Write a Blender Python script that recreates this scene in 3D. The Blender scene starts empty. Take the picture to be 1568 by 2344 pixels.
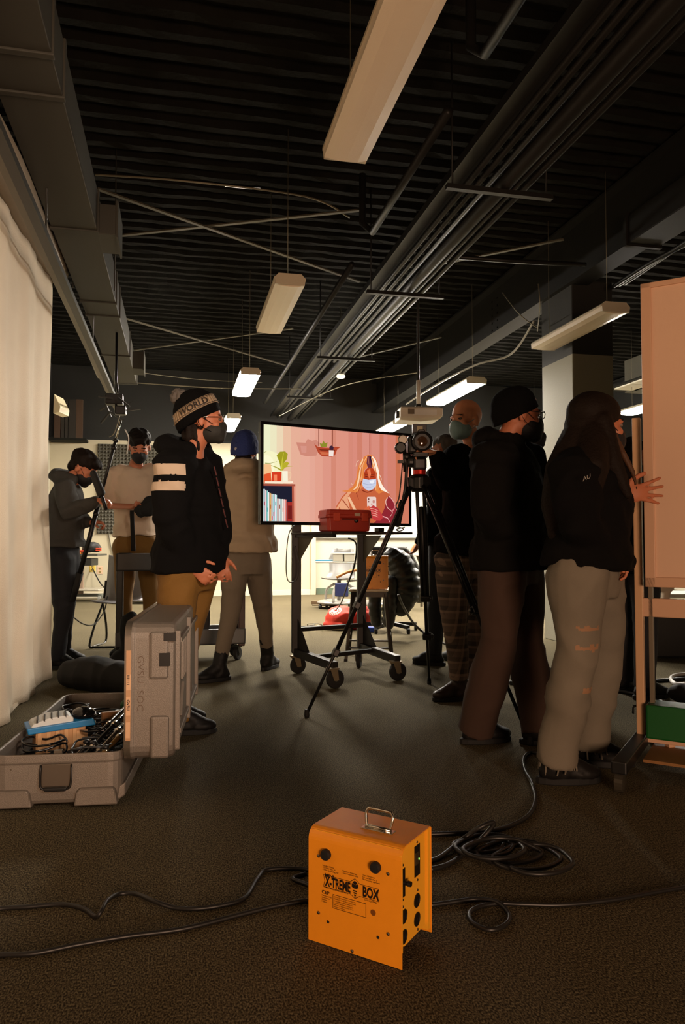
import bpy, bmesh, math, random
from mathutils import Vector, Matrix, noise
random.seed(7)
PI = math.pi
C = bpy.context.scene.collection
sc = bpy.context.scene

# ------------------------------------------------------------------ camera
FPX = 1700.0                                   # focal length in pixels of the 1568x2344 frame
YAW = math.atan(378/1700); PIT = math.atan(68/1700)
cam_d = bpy.data.cameras.new('camera'); cam = bpy.data.objects.new('camera', cam_d); C.objects.link(cam)
cam_d.sensor_fit = 'VERTICAL'; cam_d.sensor_height = 36; cam_d.lens = 36*FPX/2344
cam_d.clip_start = .05; cam_d.clip_end = 60
cam.location = (0, 0, 1.0); cam.rotation_euler = (PI/2+PIT, 0, -YAW)
sc.camera = cam
# ------------------------------------------------------------------ world, lights, exposure
w = bpy.data.worlds.new('world'); sc.world = w; w.use_nodes = True
w.node_tree.nodes['Background'].inputs[0].default_value = (.5, .45, .38, 1)
w.node_tree.nodes['Background'].inputs[1].default_value = .006
sc.view_settings.view_transform = 'Standard'; sc.view_settings.look = 'None'
sc.view_settings.gamma = 1; sc.view_settings.use_curve_mapping = False
sc.view_settings.exposure = 0
def area(loc, aim, size, power, col, sy=None):
    l = bpy.data.lights.new('set_lamp', 'AREA'); l.size = size; l.energy = power; l.color = col
    if sy: l.shape = 'RECTANGLE'; l.size_y = sy
    o = bpy.data.objects.new('set_lamp', l); C.objects.link(o); o.location = loc
    d = Vector(aim)-Vector(loc); o.rotation_euler = d.to_track_quat('-Z', 'Y').to_euler()
    return o
area((.7, -3.2, .75), (.9, 3.2, 2.3), 1.2, 200, (1, .62, .40))      # warm glow of the film set behind the camera
k_ = area((1.5, -.9, 2.1), (-.95, 3.3, 1.55), .7, 20, (1, .80, .64)); k_.data.spread = math.radians(48)   # gridded soft lamp on the muslin
LAMP = 268.0                                   # emission of the lit diffusers

# ------------------------------------------------------------------ maths helpers
Fv = Vector((math.sin(YAW)*math.cos(PIT), math.cos(YAW)*math.cos(PIT), math.sin(PIT)))
Rv = Vector((math.cos(YAW), -math.sin(YAW), 0))
Uv = Rv.cross(Fv)
Fh = Vector((math.sin(YAW), math.cos(YAW), 0))
def ray(px, py): return Fv + Rv*((px-784)/FPX) + Uv*((1172-py)/FPX)
def V(px, py, d): return Vector((0, 0, 1)) + ray(px, py)*d
def G(px, py, z=0):
    r = ray(px, py); return Vector((0, 0, 1)) + r*((z-1)/r.z)
def YP(px, py, Y):
    r = ray(px, py); return Vector((0, 0, 1)) + r*(Y/r.y)
def dirv(th, tilt=0):                           # heading: 0 away, 90 right, 180 towards the viewer, 270 left
    t = math.radians(th); e = math.radians(tilt)
    return (Fh*math.cos(t)+Rv*math.sin(t))*math.cos(e)+Vector((0, 0, math.sin(e)))
def smoothpath(P, n=6, closed=False):
    P = [Vector(p) for p in P]; out = []; m = len(P)
    for i in range(m if closed else m-1):
        p0 = P[(i-1) % m] if (closed or i > 0) else P[0]; p1 = P[i]; p2 = P[(i+1) % m]
        p3 = P[(i+2) % m] if (closed or i+2 < m) else P[-1]
        for k in range(n):
            t = k/n
            out.append(.5*((2*p1)+(p2-p0)*t+(2*p0-5*p1+4*p2-p3)*t*t+(3*p1-p0-3*p2+p3)*t**3))
    if not closed: out.append(P[-1])
    return out
def frame(z, hint=Vector((0, 0, 1))):
    z = Vector(z).normalized()
    if abs(z.dot(hint)) > .97: hint = Vector((0, 1, 0)) if abs(z.y) < .9 else Vector((1, 0, 0))
    x = hint.cross(z).normalized(); y = z.cross(x)
    return x, y, z

# ------------------------------------------------------------------ materials
MATS = {}
def lin(c):
    if isinstance(c, str):
        c = [int(c[i:i+2], 16)/255 for i in (0, 2, 4)]
    return [((v+.055)/1.055)**2.4 if v > .04045 else v/12.92 for v in c]
def mat(key, col, rough=.6, metal=0, var=0, vs=8, bump=0, bs=60, emit=0, spec=.5, coat=0, alpha=1):
    if key in MATS: return MATS[key]
    m = bpy.data.materials.new(key); m.use_nodes = True; nt = m.node_tree; b = nt.nodes['Principled BSDF']
    c = lin(col)+[1]
    b.inputs['Base Color'].default_value = c; b.inputs['Roughness'].default_value = rough
    b.inputs['Metallic'].default_value = metal; b.inputs['Specular IOR Level'].default_value = spec
    b.inputs['Coat Weight'].default_value = coat; b.inputs['Alpha'].default_value = alpha
    if emit:
        b.inputs['Emission Color'].default_value = c; b.inputs['Emission Strength'].default_value = emit
    tc = nt.nodes.new('ShaderNodeTexCoord')
    if var:
        n = nt.nodes.new('ShaderNodeTexNoise'); n.inputs['Scale'].default_value = vs; n.inputs['Detail'].default_value = 5
        nt.links.new(tc.outputs['Object'], n.inputs['Vector'])
        mx = nt.nodes.new('ShaderNodeMix'); mx.data_type = 'RGBA'
        mx.inputs[6].default_value = [v*(1-var) for v in c[:3]]+[1]; mx.inputs[7].default_value = [min(1, v*(1+var)) for v in c[:3]]+[1]
        nt.links.new(n.outputs['Fac'], mx.inputs[0]); nt.links.new(mx.outputs[2], b.inputs['Base Color'])
    if bump:
        n2 = nt.nodes.new('ShaderNodeTexNoise'); n2.inputs['Scale'].default_value = bs; n2.inputs['Detail'].default_value = 4
        nt.links.new(tc.outputs['Object'], n2.inputs['Vector'])
        bp = nt.nodes.new('ShaderNodeBump'); bp.inputs['Strength'].default_value = bump; bp.inputs['Distance'].default_value = .01
        nt.links.new(n2.outputs['Fac'], bp.inputs['Height']); nt.links.new(bp.outputs[0], b.inputs['Normal'])
    MATS[key] = m; return m

# ------------------------------------------------------------------ mesh builder
class MB:
    def __init__(s): s.v = []; s.f = []; s.mi = []; s.sm = []; s.m = 0
    def add(s, vs, fs, smooth=False):
        o = len(s.v); s.v += [tuple(v) for v in vs]
        for f in fs: s.f.append([o+i for i in f]); s.mi.append(s.m); s.sm.append(smooth)
        return s
    def box(s, c, size, X=(1, 0, 0), Y=(0, 1, 0), Z=(0, 0, 1)):
        c = Vector(c); X = Vector(X)*size[0]/2; Y = Vector(Y)*size[1]/2; Z = Vector(Z)*size[2]/2
        vs = [c+X*a+Y*b+Z*d for d in (-1, 1) for b in (-1, 1) for a in (-1, 1)]
        return s.add(vs, [(0, 2, 3, 1), (4, 5, 7, 6), (0, 1, 5, 4), (2, 6, 7, 3), (0, 4, 6, 2), (1, 3, 7, 5)])
    def bar(s, a, b, w, h=None, hint=(0, 0, 1)):
        a = Vector(a); b = Vector(b); x, y, z = frame(b-a, Vector(hint))
        return s.box((a+b)/2, (w, h or w, (b-a).length), x, y, z)
    def prism(s, poly, off):                     # planar polygon extruded by a vector
        off = Vector(off); P = [Vector(p) for p in poly]; n = len(P)
        return s.add(P+[p+off for p in P], [tuple(range(n))[::-1], tuple(range(n, 2*n))]+[(i, (i+1) % n, n+(i+1) % n, n+i) for i in range(n)])
    def rings(s, rr, cap=True, closed=False, smooth=True):
        n = len(rr[0]); vs = [p for r in rr for p in r]; fs = []
        m = len(rr)
        for i in range(m if closed else m-1):
            for k in range(n):
                a = i*n+k; b = i*n+(k+1) % n; c2 = ((i+1) % m)*n+(k+1) % n; d = ((i+1) % m)*n+k
                fs.append((a, b, c2, d))
        if cap and not closed:
            fs.append(tuple(range(n))[::-1]); fs.append(tuple(range((m-1)*n, m*n)))
        return s.add(vs, fs, smooth)
    def tube(s, P, r, seg=8, cap=True, closed=False):
        P = [Vector(p) for p in P]; n = len(P); rr = []
        R_ = r if isinstance(r, (list, tuple)) else [r]*n
        t0 = (P[1]-P[0]).normalized(); x, y, z = frame(t0)
        for i in range(n):
            if closed: t = (P[(i+1) % n]-P[i-1]).normalized()
            else: t = ((P[min(i+1, n-1)]-P[max(i-1, 0)])).normalized()
            x = (x-t*x.dot(t)).normalized(); y = t.cross(x)
            rr.append([P[i]+x*math.cos(2*PI*k/seg)*R_[i]+y*math.sin(2*PI*k/seg)*R_[i] for k in range(seg)])
        return s.rings(rr, cap, closed)
    def limb(s, P, r, seg=14):                   # tube with round ends
        P = [Vector(p) for p in P]; n = len(P)
        a = (P[1]-P[0]).normalized(); b = (P[-1]-P[-2]).normalized()
        PP = [P[0]-a*r[0]*.85, P[0]-a*r[0]*.5]+P+[P[-1]+b*r[-1]*.5, P[-1]+b*r[-1]*.85]
        rr = [r[0]*.5, r[0]*.86]+list(r)+[r[-1]*.86, r[-1]*.5]
        return s.tube(PP, rr, seg)
    def oval(s, P, ab, side, seg=20):            # loft of ellipses, radii a along side, b across
        rr = []
        P = [Vector(p) for p in P]; n = len(P)
        for i in range(n):
            t = (P[min(i+1, n-1)]-P[max(i-1, 0)]).normalized()
            sd = side[i] if isinstance(side, list) else side
            x = (sd-t*sd.dot(t)).normalized(); y = t.cross(x)
            rr.append([P[i]+x*math.cos(2*PI*k/seg)*ab[i][0]+y*math.sin(2*PI*k/seg)*ab[i][1] for k in range(seg)])
        return s.rings(rr)
    def ell(s, c, r, X=(1, 0, 0), Y=(0, 1, 0), Z=(0, 0, 1), nu=14, nv=9):
        c = Vector(c); X = Vector(X)*r[0]; Y = Vector(Y)*r[1]; Z = Vector(Z)*r[2]; rr = []
        for j in range(1, nv):
            a = PI*j/nv
            rr.append([c+(X*math.cos(2*PI*k/nu)+Y*math.sin(2*PI*k/nu))*math.sin(a)-Z*math.cos(a) for k in range(nu)])
        o = len(s.v); s.rings(rr, False)
        s.add([c-Z, c+Z], [])
        b = len(s.v)-2
        for k in range(nu):
            s.f.append([b, o+(k+1) % nu, o+k]); s.mi.append(s.m); s.sm.append(True)
            q = o+(nv-2)*nu; s.f.append([b+1, q+k, q+(k+1) % nu]); s.mi.append(s.m); s.sm.append(True)
        return s
    def lathe(s, prof, c, ax=(0, 0, 1), seg=20, hint=(0, 1, 0)):
        x, y, z = frame(ax, Vector(hint)); c = Vector(c)
        rr = [[c+z*h+(x*math.cos(2*PI*k/seg)+y*math.sin(2*PI*k/seg))*r for k in range(seg)] for r, h in prof]
        return s.rings(rr, True, smooth=False)
    def build(s, name, m, parent=None, bevel=0, world=True, seg=2, kind=None, label=None):
        me = bpy.data.meshes.new(name); me.from_pydata(s.v, [], s.f); me.validate()
        ms = m if isinstance(m, (list, tuple)) else [m]
        for q in ms: me.materials.append(q)
        if len(me.polygons) == len(s.f):
            me.polygons.foreach_set('material_index', s.mi); me.polygons.foreach_set('use_smooth', s.sm)
        me.update()
        o = bpy.data.objects.new(name, me); C.objects.link(o)
        if bevel:
            b = o.modifiers.new('bevel', 'BEVEL'); b.width = bevel; b.segments = seg; b.limit_method = 'ANGLE'
        if parent:
            o.parent = parent
            if world: o.matrix_parent_inverse = WM(parent).inverted()
        if kind: o['kind'] = kind
        if label: o['label'] = label
        return o
def WM(o):
    m = Matrix.LocRotScale(o.location, o.rotation_euler, o.scale)
    return (WM(o.parent) @ o.matrix_parent_inverse @ m) if o.parent else m
def thing(name, label, cat, loc=(0, 0, 0), rz=0, group=None):
    o = bpy.data.objects.new(name, None); C.objects.link(o); o.empty_display_size = .1
    o.location = loc; o.rotation_euler = (0, 0, rz); tag(o, label, cat, group); return o
def tag(o, label, cat, group=None):
    o['label'] = label; o['category'] = cat
    if group: o['group'] = group
    return o
def struct(o): o['kind'] = 'structure'; return o
def copy_tree(o, parent=None):
    c = o.copy(); C.objects.link(c)
    if parent: c.parent = parent
    for ch in list(o.children): copy_tree(ch, c)
    return c
def remesh(mb, voxel, sm=4, fold=0, freq=(9, 9, 13), seed=0, decim=0):
    me = bpy.data.meshes.new('t'); me.from_pydata(mb.v, [], mb.f); me.update()
    o = bpy.data.objects.new('t', me); C.objects.link(o)
    bm = bmesh.new(); bm.from_mesh(me); bmesh.ops.recalc_face_normals(bm, faces=bm.faces); bm.to_mesh(me); bm.free()
    r = o.modifiers.new('r', 'REMESH'); r.mode = 'VOXEL'; r.voxel_size = voxel
    if sm:
        q = o.modifiers.new('s', 'SMOOTH'); q.iterations = sm; q.factor = .5
    dg = bpy.context.evaluated_depsgraph_get(); ev = o.evaluated_get(dg)
    nm = bpy.data.meshes.new_from_object(ev, depsgraph=dg)
    bpy.data.objects.remove(o); bpy.data.meshes.remove(me)
    if fold:
        vs = nm.vertices; of = Vector((seed*3.1, seed*1.7, seed*2.3)); ns = [Vector(v.normal) for v in vs]
        for v, nn in zip(vs, ns):
            c = v.co; q = Vector((c.x*freq[0], c.y*freq[1], c.z*freq[2]))+of
            n1 = noise.noise(q+Vector((0, 0, 1.3*noise.noise(q*.6))))
            n2 = noise.noise(q*2.3)
            v.co = c+nn*fold*((1-abs(n1)*2.2)-.5+.35*n2)
    for p in nm.polygons: p.use_smooth = True
    return nm
def meshobj(name, me, m, parent=None, paint=None, label=None):
    ms = m if isinstance(m, (list, tuple)) else [m]
    me.name = name; me.materials.clear()
    for q in ms: me.materials.append(q)
    if paint:
        for p in me.polygons: p.material_index = paint(p.center)
    o = bpy.data.objects.new(name, me); C.objects.link(o)
    if parent: o.parent = parent; o.matrix_parent_inverse = WM(parent).inverted()
    if label: o['label'] = label
    return o
def text(name, s, size, origin, X, Y, m, parent, sx=1, ext=.0004, bold=0, align='LEFT', bend=None):
    cu = bpy.data.curves.new('t', 'FONT'); cu.body = s; cu.size = 1; cu.offset = bold; cu.align_x = align; cu.resolution_u = 3
    o = bpy.data.objects.new('t', cu); C.objects.link(o)
    dg = bpy.context.evaluated_depsgraph_get(); me = bpy.data.meshes.new_from_object(o.evaluated_get(dg), depsgraph=dg)
    bpy.data.objects.remove(o)
    X = Vector(X).normalized(); Y = Vector(Y).normalized(); N = X.cross(Y); origin = Vector(origin)
    for v in me.vertices:
        a, b = v.co.x*size*sx, v.co.y*size
        v.co = bend(a, b) if bend else origin+X*a+Y*b+N*ext
    r = meshobj(name, me, m, parent); return r

# ------------------------------------------------------------------ common materials
BLK = mat('black_paint', '15140f', .8, var=.2, spec=.2)
BMET = mat('black_metal', '161514', .38, .3)
BPLA = mat('black_plastic', '121212', .42)
CHR = mat('chrome', 'c8c2b4', .18, 1)
STEEL = mat('steel', '8c877c', .35, 1)
WHT = mat('white_enamel', 'e2dac8', .45)
WPLA = mat('white_plastic', 'd9d2c2', .4)
RUB = mat('rubber', '0d0d0d', .75)
GRYP = mat('grey_plastic', '8f8f92', .35)

# ------------------------------------------------------------------ the room
def carpet():
    m = mat('carpet', '6e6450', .95, spec=.1); nt = m.node_tree; b = nt.nodes['Principled BSDF']
    tc = nt.nodes.new('ShaderNodeTexCoord')
    n = nt.nodes.new('ShaderNodeTexNoise'); n.inputs['Scale'].default_value = 250; n.inputs['Detail'].default_value = 3
    n2 = nt.nodes.new('ShaderNodeTexNoise'); n2.inputs['Scale'].default_value = 1.7; n2.inputs['Detail'].default_value = 4
    mp = nt.nodes.new('ShaderNodeMapping'); mp.inputs['Scale'].default_value = (1, .55, 1)
    nt.links.new(tc.outputs['Object'], mp.inputs[0]); nt.links.new(mp.outputs[0], n.inputs['Vector']); nt.links.new(tc.outputs['Object'], n2.inputs['Vector'])
    cr = nt.nodes.new('ShaderNodeValToRGB'); e = cr.color_ramp.elements
    e[0].position = .38; e[0].color = lin('3a3326')+[1]; e[1].position = .66; e[1].color = lin('8a8064')+[1]
    k = e.new(.5); k.color = lin('625842')+[1]
    nt.links.new(n.outputs['Fac'], cr.inputs[0])
    mx = nt.nodes.new('ShaderNodeMix'); mx.data_type = 'RGBA'; mx.blend_type = 'MULTIPLY'; mx.inputs[0].default_value = .35
    nt.links.new(cr.outputs[0], mx.inputs[6]); nt.links.new(n2.outputs['Fac'], mx.inputs[7]); nt.links.new(mx.outputs[2], b.inputs['Base Color'])
    bp = nt.nodes.new('ShaderNodeBump'); bp.inputs['Strength'].default_value = .8; bp.inputs['Distance'].default_value = .006
    nt.links.new(n.outputs['Fac'], bp.inputs['Height']); nt.links.new(bp.outputs[0], b.inputs['Normal'])
    return m
XL, XR, YB, YF, ZC = -2.2, 10.2, 13.9, -3.6, 4.15
ZP = 2.82                                        # height where white paint gives way to black
struct(MB().box(((XL+XR)/2, (YB+YF)/2, -.05), (XR-XL+.4, YB-YF+.4, .1)).build('floor', carpet()))
def wallmat():
    m = mat('wall_paint', 'd8cdb2', .7, bump=.15, bs=90); nt = m.node_tree; b = nt.nodes['Principled BSDF']
    g = nt.nodes.new('ShaderNodeNewGeometry'); sp = nt.nodes.new('ShaderNodeSeparateXYZ'); gt = nt.nodes.new('ShaderNodeMath'); gt.operation = 'GREATER_THAN'
    gt.inputs[1].default_value = ZP; mx = nt.nodes.new('ShaderNodeMix'); mx.data_type = 'RGBA'
    nt.links.new(g.outputs['Position'], sp.inputs[0]); nt.links.new(sp.outputs[2], gt.inputs[0]); nt.links.new(gt.outputs[0], mx.inputs[0])
    mx.inputs[6].default_value = lin('aca592')+[1]; mx.inputs[7].default_value = lin('1f1e1a')+[1]
    nt.links.new(mx.outputs[2], b.inputs['Base Color']); return m
WM_ = wallmat()
WMC = WM_.copy(); WMC.name = 'column_paint'
for nd in WMC.node_tree.nodes:
    if nd.bl_idname == 'ShaderNodeMix': nd.inputs[6].default_value = lin('8d8876')+[1]
struct(MB().box(((XL+XR)/2, YB+.05, ZC/2), (XR-XL, .1, ZC)).build('wall_back', WM_))
struct(MB().box((XL-.05, (YB+YF)/2, ZC/2), (.1, YB-YF, ZC)).build('wall_left', WM_))
struct(MB().box((XR+.05, (YB+YF)/2, ZC/2), (.1, YB-YF, ZC)).build('wall_right', WM_))
struct(MB().box(((XL+XR)/2, YF-.05, ZC/2), (XR-XL, .1, ZC)).build('wall_front', mat('dark_low_bounce', '1b1915', .9)))  # unseen wall, its dark drape colour added to cut bounce light nearby
xs = YP(712, 1361, YB).x
struct(MB().box(((XL+xs)/2, YB-.03, ZP/2), (xs-XL, .06, ZP)).build('wall_back_panel', mat('cream_wall', 'b3a98f', .7)))
struct(MB().box((xs+.03, YB-.05, ZP/2), (.09, .1, ZP)).build('trim_1', mat('cream_trim', 'b8ad90', .5), bevel=.006))
struct(MB().box(((XL+xs)/2, YB-.07, .05), (xs-XL, .02, .1)).build('baseboard_left', mat('base_white', 'bdb5a0', .5), bevel=.004))
struct(MB().box(((xs+XR)/2+.05, YB-.01, .06), (XR-xs-.1, .02, .12)).build('baseboard_back', mat('base_green', '4c5a47', .6), bevel=.004))
mb = MB()
mb.box((0, YB-.07, ZP+.015), (XR*2-XL, .05, .03)); 
# corrugated ceiling deck: ribs run across the room, rough sprayed surface
def deck():
    mb = MB(); nx = 110; ys = []
    y = YF; zz = []
    while y < YB:
        for dy, dz in ((0, 0), (.07, 0), (.1, .045), (.17, .045)): ys.append(y+dy); zz.append(dz)
        y += .2
    vs = []; fs = []
    for j, (yy, dz) in enumerate(zip(ys, zz)):
        for i in range(nx):
            x = XL+(XR-XL)*i/(nx-1)
            n = noise.noise(Vector((x*2.3, yy*4, 1)))*.022+noise.noise(Vector((x*5, yy*9, 3)))*.02
            vs.append((x, yy+n, ZC+dz+n))
    for j in range(len(ys)-1):
        for i in range(nx-1): a = j*nx+i; fs.append((a, a+nx, a+nx+1, a+1))
    mb.add(vs, fs)
    return mb
struct(deck().build('ceiling', mat('deck_black', '151411', .9, var=.5, vs=5, bump=.7, bs=25, spec=.12)))
struct(MB().box(((XL+XR)/2, (YB+YF)/2, ZC+.12), (XR-XL+.2, YB-YF+.2, .04)).build('ceiling_slab', BLK))

# column, beam
cx0, cy0 = 3.72, 6.47
col = struct(MB().box((cx0+.22, cy0+.31, (ZC-.6)/2), (.44, .62, ZC-.6)).build('column', WMC, bevel=.01))
DKP = mat('dark_steel_paint', '1b1a18', .6, var=.15, spec=.2)
def beam(name, x, zb, zt, y0, y1, fw=.2):
    mb = MB(); yc = (y0+y1)/2; L = y1-y0
    mb.box((x, yc, zb+.01), (fw, L, .022)); mb.box((x, yc, zt-.01), (fw, L, .022)); mb.box((x, yc, (zb+zt)/2), (.014, L, zt-zb))
    return struct(mb.build(name, DKP))
bm_ = beam('steel_beam', 3.78, 3.5, 4.1, -3, YB, .22)
for k, yy in enumerate((8.3, 8.45)):
    mb = MB()
    for q in range(5): mb.lathe([(.014, 0), (.014, .012)], (3.773, yy, 3.6+q*.09), (-1, 0, 0), 8)
    mb.build('bolt_row', DKP, bm_)
# lighter flange edge lights by itself. second beam at the right
beam('steel_beam', 8.3, 3.5, 4.1, -3, YB, .22)
# bar joists crossing the room, bridging braces between them
JM = mat('joist_paint', '2c2a24', .6)
def joist(y):
    mb = MB(); zt, zb = 4.1, 3.72
    x0, x1 = XL+.05, 3.66
    mb.box(((x0+x1)/2, y, zt), (x1-x0, .07, .03)); mb.box(((x0+x1)/2, y, zb), (x1-x0, .07, .025))
    n = 14
    for i in range(n):
        a = x0+(x1-x0)*i/n; b = x0+(x1-x0)*(i+.5)/n; c = x0+(x1-x0)*(i+1)/n
        mb.bar((a, y, zb), (b, y, zt), .016); mb.bar((b, y, zt), (c, y, zb), .016)
    return mb
BR = mat('brace_paint', '4b4638', .5)
def brace(a, b, za, w_=.035, lab=''):
    A = G(*a, za); B = G(*b, za)
    return tag(MB().bar(A, B, w_, .012).build('cross_brace', BR), lab, 'brace', 'flat steel braces under the ceiling deck')
brace((222, 432), (823, 645), 3.7, lab='longer bar of the nearer X brace, falling left to right')
brace((268, 540), (825, 481), 3.72, lab='shorter bar of the nearer X brace, rising to the right')
brace((280, 727), (660, 838), 3.7, lab='thin bar of the farther X brace, falling left to right')
brace((300, 803), (670, 752), 3.72, lab='thin bar of the farther X brace, behind the middle lamp')
brace((1000, 606), (1290, 548), 3.7, lab='short brace bar right of the pipe bundle')
brace((784, 826), (1010, 772), 3.7, lab='thin brace bar between pipe bundle and steel beam')
# pipes running down the room
PM = mat('pipe_paint', '1d1c1a', .45, .1, spec=.25)
def pipe(ratio, z, r, y0, y1, lab, grp='pipes running down the ceiling', name='pipe', ends=None):
    x = ratio*(z-1)
    P = [(x, y0, z), (x, y1, z)]
    if ends: P += [(x+e[0], y1+e[1], z+e[2]) for e in ends]
    return tag(MB().tube(P, r, 10).build(name, PM), lab, 'pipe', grp)
zp = 3.3
t = thing('cable_channel', 'wide flat channel at left of the pipe bundle', 'channel', (.737*(zp+.05-1), 5, zp+.05))
MB().box((.737*(zp+.05-1), 6.4, zp+.06), (.11, 14.6, .03)).build('channel_body', PM, t)
for sx_ in (-1, 1): MB().box((.737*(zp+.05-1)+sx_*.055, 6.4, zp+.04), (.008, 14.6, .05)).build('channel_lip', PM, t)
pipe(.783, zp, .02, -1, 13.6, 'thin ceiling pipe right beside the flat channel')
pipe(.812, zp, .02, -1, 13.6, 'thin ceiling pipe second from the flat channel')
pipe(.842, zp, .02, -1, 9.2, 'thin ceiling pipe running just left of the thick pipe')
pipe(.885, zp-.02, .05, -1, 13.6, 'thick ceiling pipe in the middle of the bundle')
pipe(.922, zp, .018, -1, 13.6, 'thin ceiling pipe just right of the thick pipe')
pipe(.95, zp, .022, -1, 13.6, 'outermost ceiling pipe at right of the bundle')
pipe(.607, 3.45, .028, 1.0, 3.4, 'near length of single ceiling pipe between big lamp and bundle', ends=[(-.03, .1, .1), (-.03, .1, .5)])
pipe(.607, 3.45, .028, 3.9, 5.6, 'middle length of single ceiling pipe left of the bundle', ends=[(-.06, .08, .1), (-.06, .08, .5)])
pipe(.607, 3.45, .028, 6.3, 13, 'far length of single ceiling pipe left of the bundle')
for i, yy in enumerate((4.3, 6.3, 8.7, 11.2)):
    t = thing('pipe_hanger', ('nearest','second nearest','third nearest','farthest')[i]+' trapeze hanger strut under the pipe bundle', 'hanger', (2, yy, zp), 0, 'hangers of the pipe bundle')
    MB().box((1.98, yy, zp-.085), (.72, .04, .03)).build('strut', PM, t)
    for x in (1.66, 2.3): MB().tube([(x, yy, zp-.09), (x, yy, ZC)], .006, 6).build('rod', PM, t)
# thin wires across the far ceiling
WIR = mat('wire', '77705c', .4, .4)
def wire(P, r, lab, m=WIR, name='wire', cat='wire', grp=None, n=8):
    return tag(MB().tube(smoothpath(P, n), r, 6).build(name, m), lab, cat, grp)
wire([G(315, 852, 3.3), G(450, 868, 3.3), G(600, 876, 3.3)], .006, 'upper thin wire behind the duct end at far left')
wire([G(305, 876, 3.2), G(500, 888, 3.18), G(690, 890, 3.2)], .008, 'lower thin conduit from duct end past the lit lamp')
wire([G(218, 400, 3.9), G(420, 414, 3.88), G(700, 450, 3.85), G(800, 498, 3.8)], .008, 'slack thin conduit across the ceiling above the X brace')
tag(MB().box((G(515, 425, 3.88)+G(596, 433, 3.88))/2, ((G(515, 425, 3.88)-G(596, 433, 3.88)).length, .012, .012), (G(596, 433, 3.88)-G(515, 425, 3.88)).normalized(), Vector((0, 1, 0))).build('glint_strip', mat('strip', 'fff0dc', .3, emit=1.2)), 'short glowing strip standing in for a glint on the dark ceiling', 'strip')  # emissive bar in place of a light glint on the ceiling
wire([G(1000, 585, 3.5), G(1180, 598, 3.45), G(1340, 606, 3.5)], .02, 'dark conduit crossing the steel beam to the column', PM, 'conduit', 'conduit')
wire([G(640, 952, 3.0), G(780, 885, 3.0), G(960, 852, 3.1)], .006, 'drooping wire above the television toward the projector')
wire([G(1222, 735, 3.3), G(1170, 810, 3.15), G(1090, 835, 3.1), G(1000, 880, 3.0), G(930, 925, 3.0)], .012, 'loose grey cable bundle drooping from the column to the projector', mat('grey_cable', '8a8578', .5), 'ceiling_cable', 'cable')
wire([G(1150, 670, 3.6), G(1190, 720, 3.3), G(1232, 752, 3.2)], .005, 'thin drooping wire near the top of the column')
wire([G(1230, 758, 3.2), G(1236, 700, 3.2), G(1232, 650, 3.4)], .005, 'thin wire looping across the column face')
# pipes at upper right
t = thing('ceiling_duct', 'short grey box duct high at the right edge', 'duct', G(1520, 520, 3.6))
a = G(1475, 560, 3.5); b = G(1640, 455, 3.5)
MB().box(((a+b)/2)+Vector((0, 0, .12)), (.3, abs(a.y-b.y), .24)).build('duct_body', DKP, t, bevel=.008)
MB().box((a.x, a.y+.02, a.z+.12), (.34, .04, .28)).build('flange', DKP, t)
for i, o_ in enumerate((0, 30, 62)):
    wire([G(1405+o_*.4, 655-o_*.1, 3.4), G(1500+o_*.3, 595-o_*.1, 3.4), G(1640, 505-o_*.3+20, 3.4)], .02, ('lowest', 'middle', 'upper')[i]+' of three pipes above the leaning board at right', PM, 'pipe', 'pipe', 'pipes above the board')

# air duct on the left
DM = mat('duct_paint', '3a372f', .55, 0, spec=.25, var=.15, vs=3)
t = thing('air_duct', 'long painted rectangular air duct hanging at upper left', 'duct', (-.65, 5, 3.0))
jy = [-1, G(107, 125, 3).y, G(145, 225, 3).y, G(222, 530, 3).y, G(262, 694, 3).y, G(268, 725, 3).y, G(287, 815, 3).y, 9.7]
for a, b in zip(jy[:-1], jy[1:]):
    MB().box((-.66, (a+b)/2, 3.13), (.28, b-a-.02, .26)).build('duct_section', DM, t, bevel=.004)
for a in jy[1:]:
    MB().box((-.66, a, 3.13), (.30, .035, .28)).build('flange', DM, t, bevel=.004)
for y in (5.05, 8.9):
    MB().box((-.46, y+.1, 3.1), (.13, .34, .2)).build('branch_collar', DM, t, bevel=.004)
    MB().box((-.40, y+.1, 3.1), (.012, .38, .24)).build('flange', DM, t)
for y in (2.2, 6.1): 
    for x in (-.82, -.505): MB().tube([(x, y, 3.0), (x, y, ZC)], .005, 6).build('hanger_rod', DM, t)
# curtain track and pole
RAILM = mat('rail_paint', '2e2b25', .4, .3)
t = thing('ceiling_track', 'dark ceiling rail beside the air duct above the backdrop', 'rail', (-.735, 4, 2.7))
MB().box((-.74, 4.6, 2.7), (.05, 11.4, .04)).build('rail', RAILM, t)
MB().box((-.80, 4.6, 2.74), (.05, 11.4, .012)).build('flange', mat('rail_light', '6e6658', .4, .3), t)
for y in (2, 4.4, 6.8, 9): MB().tube([(-.74, y, 2.72), (-.74, y, ZC)], .006, 6).build('drop_rod', RAILM, t)
wire([(-.86, 5.6, 2.95), (-.86, 7, 2.9), (-.86, 8.6, 2.85)], .035, 'pale pole end reaching on behind the backdrop roll', mat('pole_grey', '8b8476', .5), 'pole', 'pole')

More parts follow.
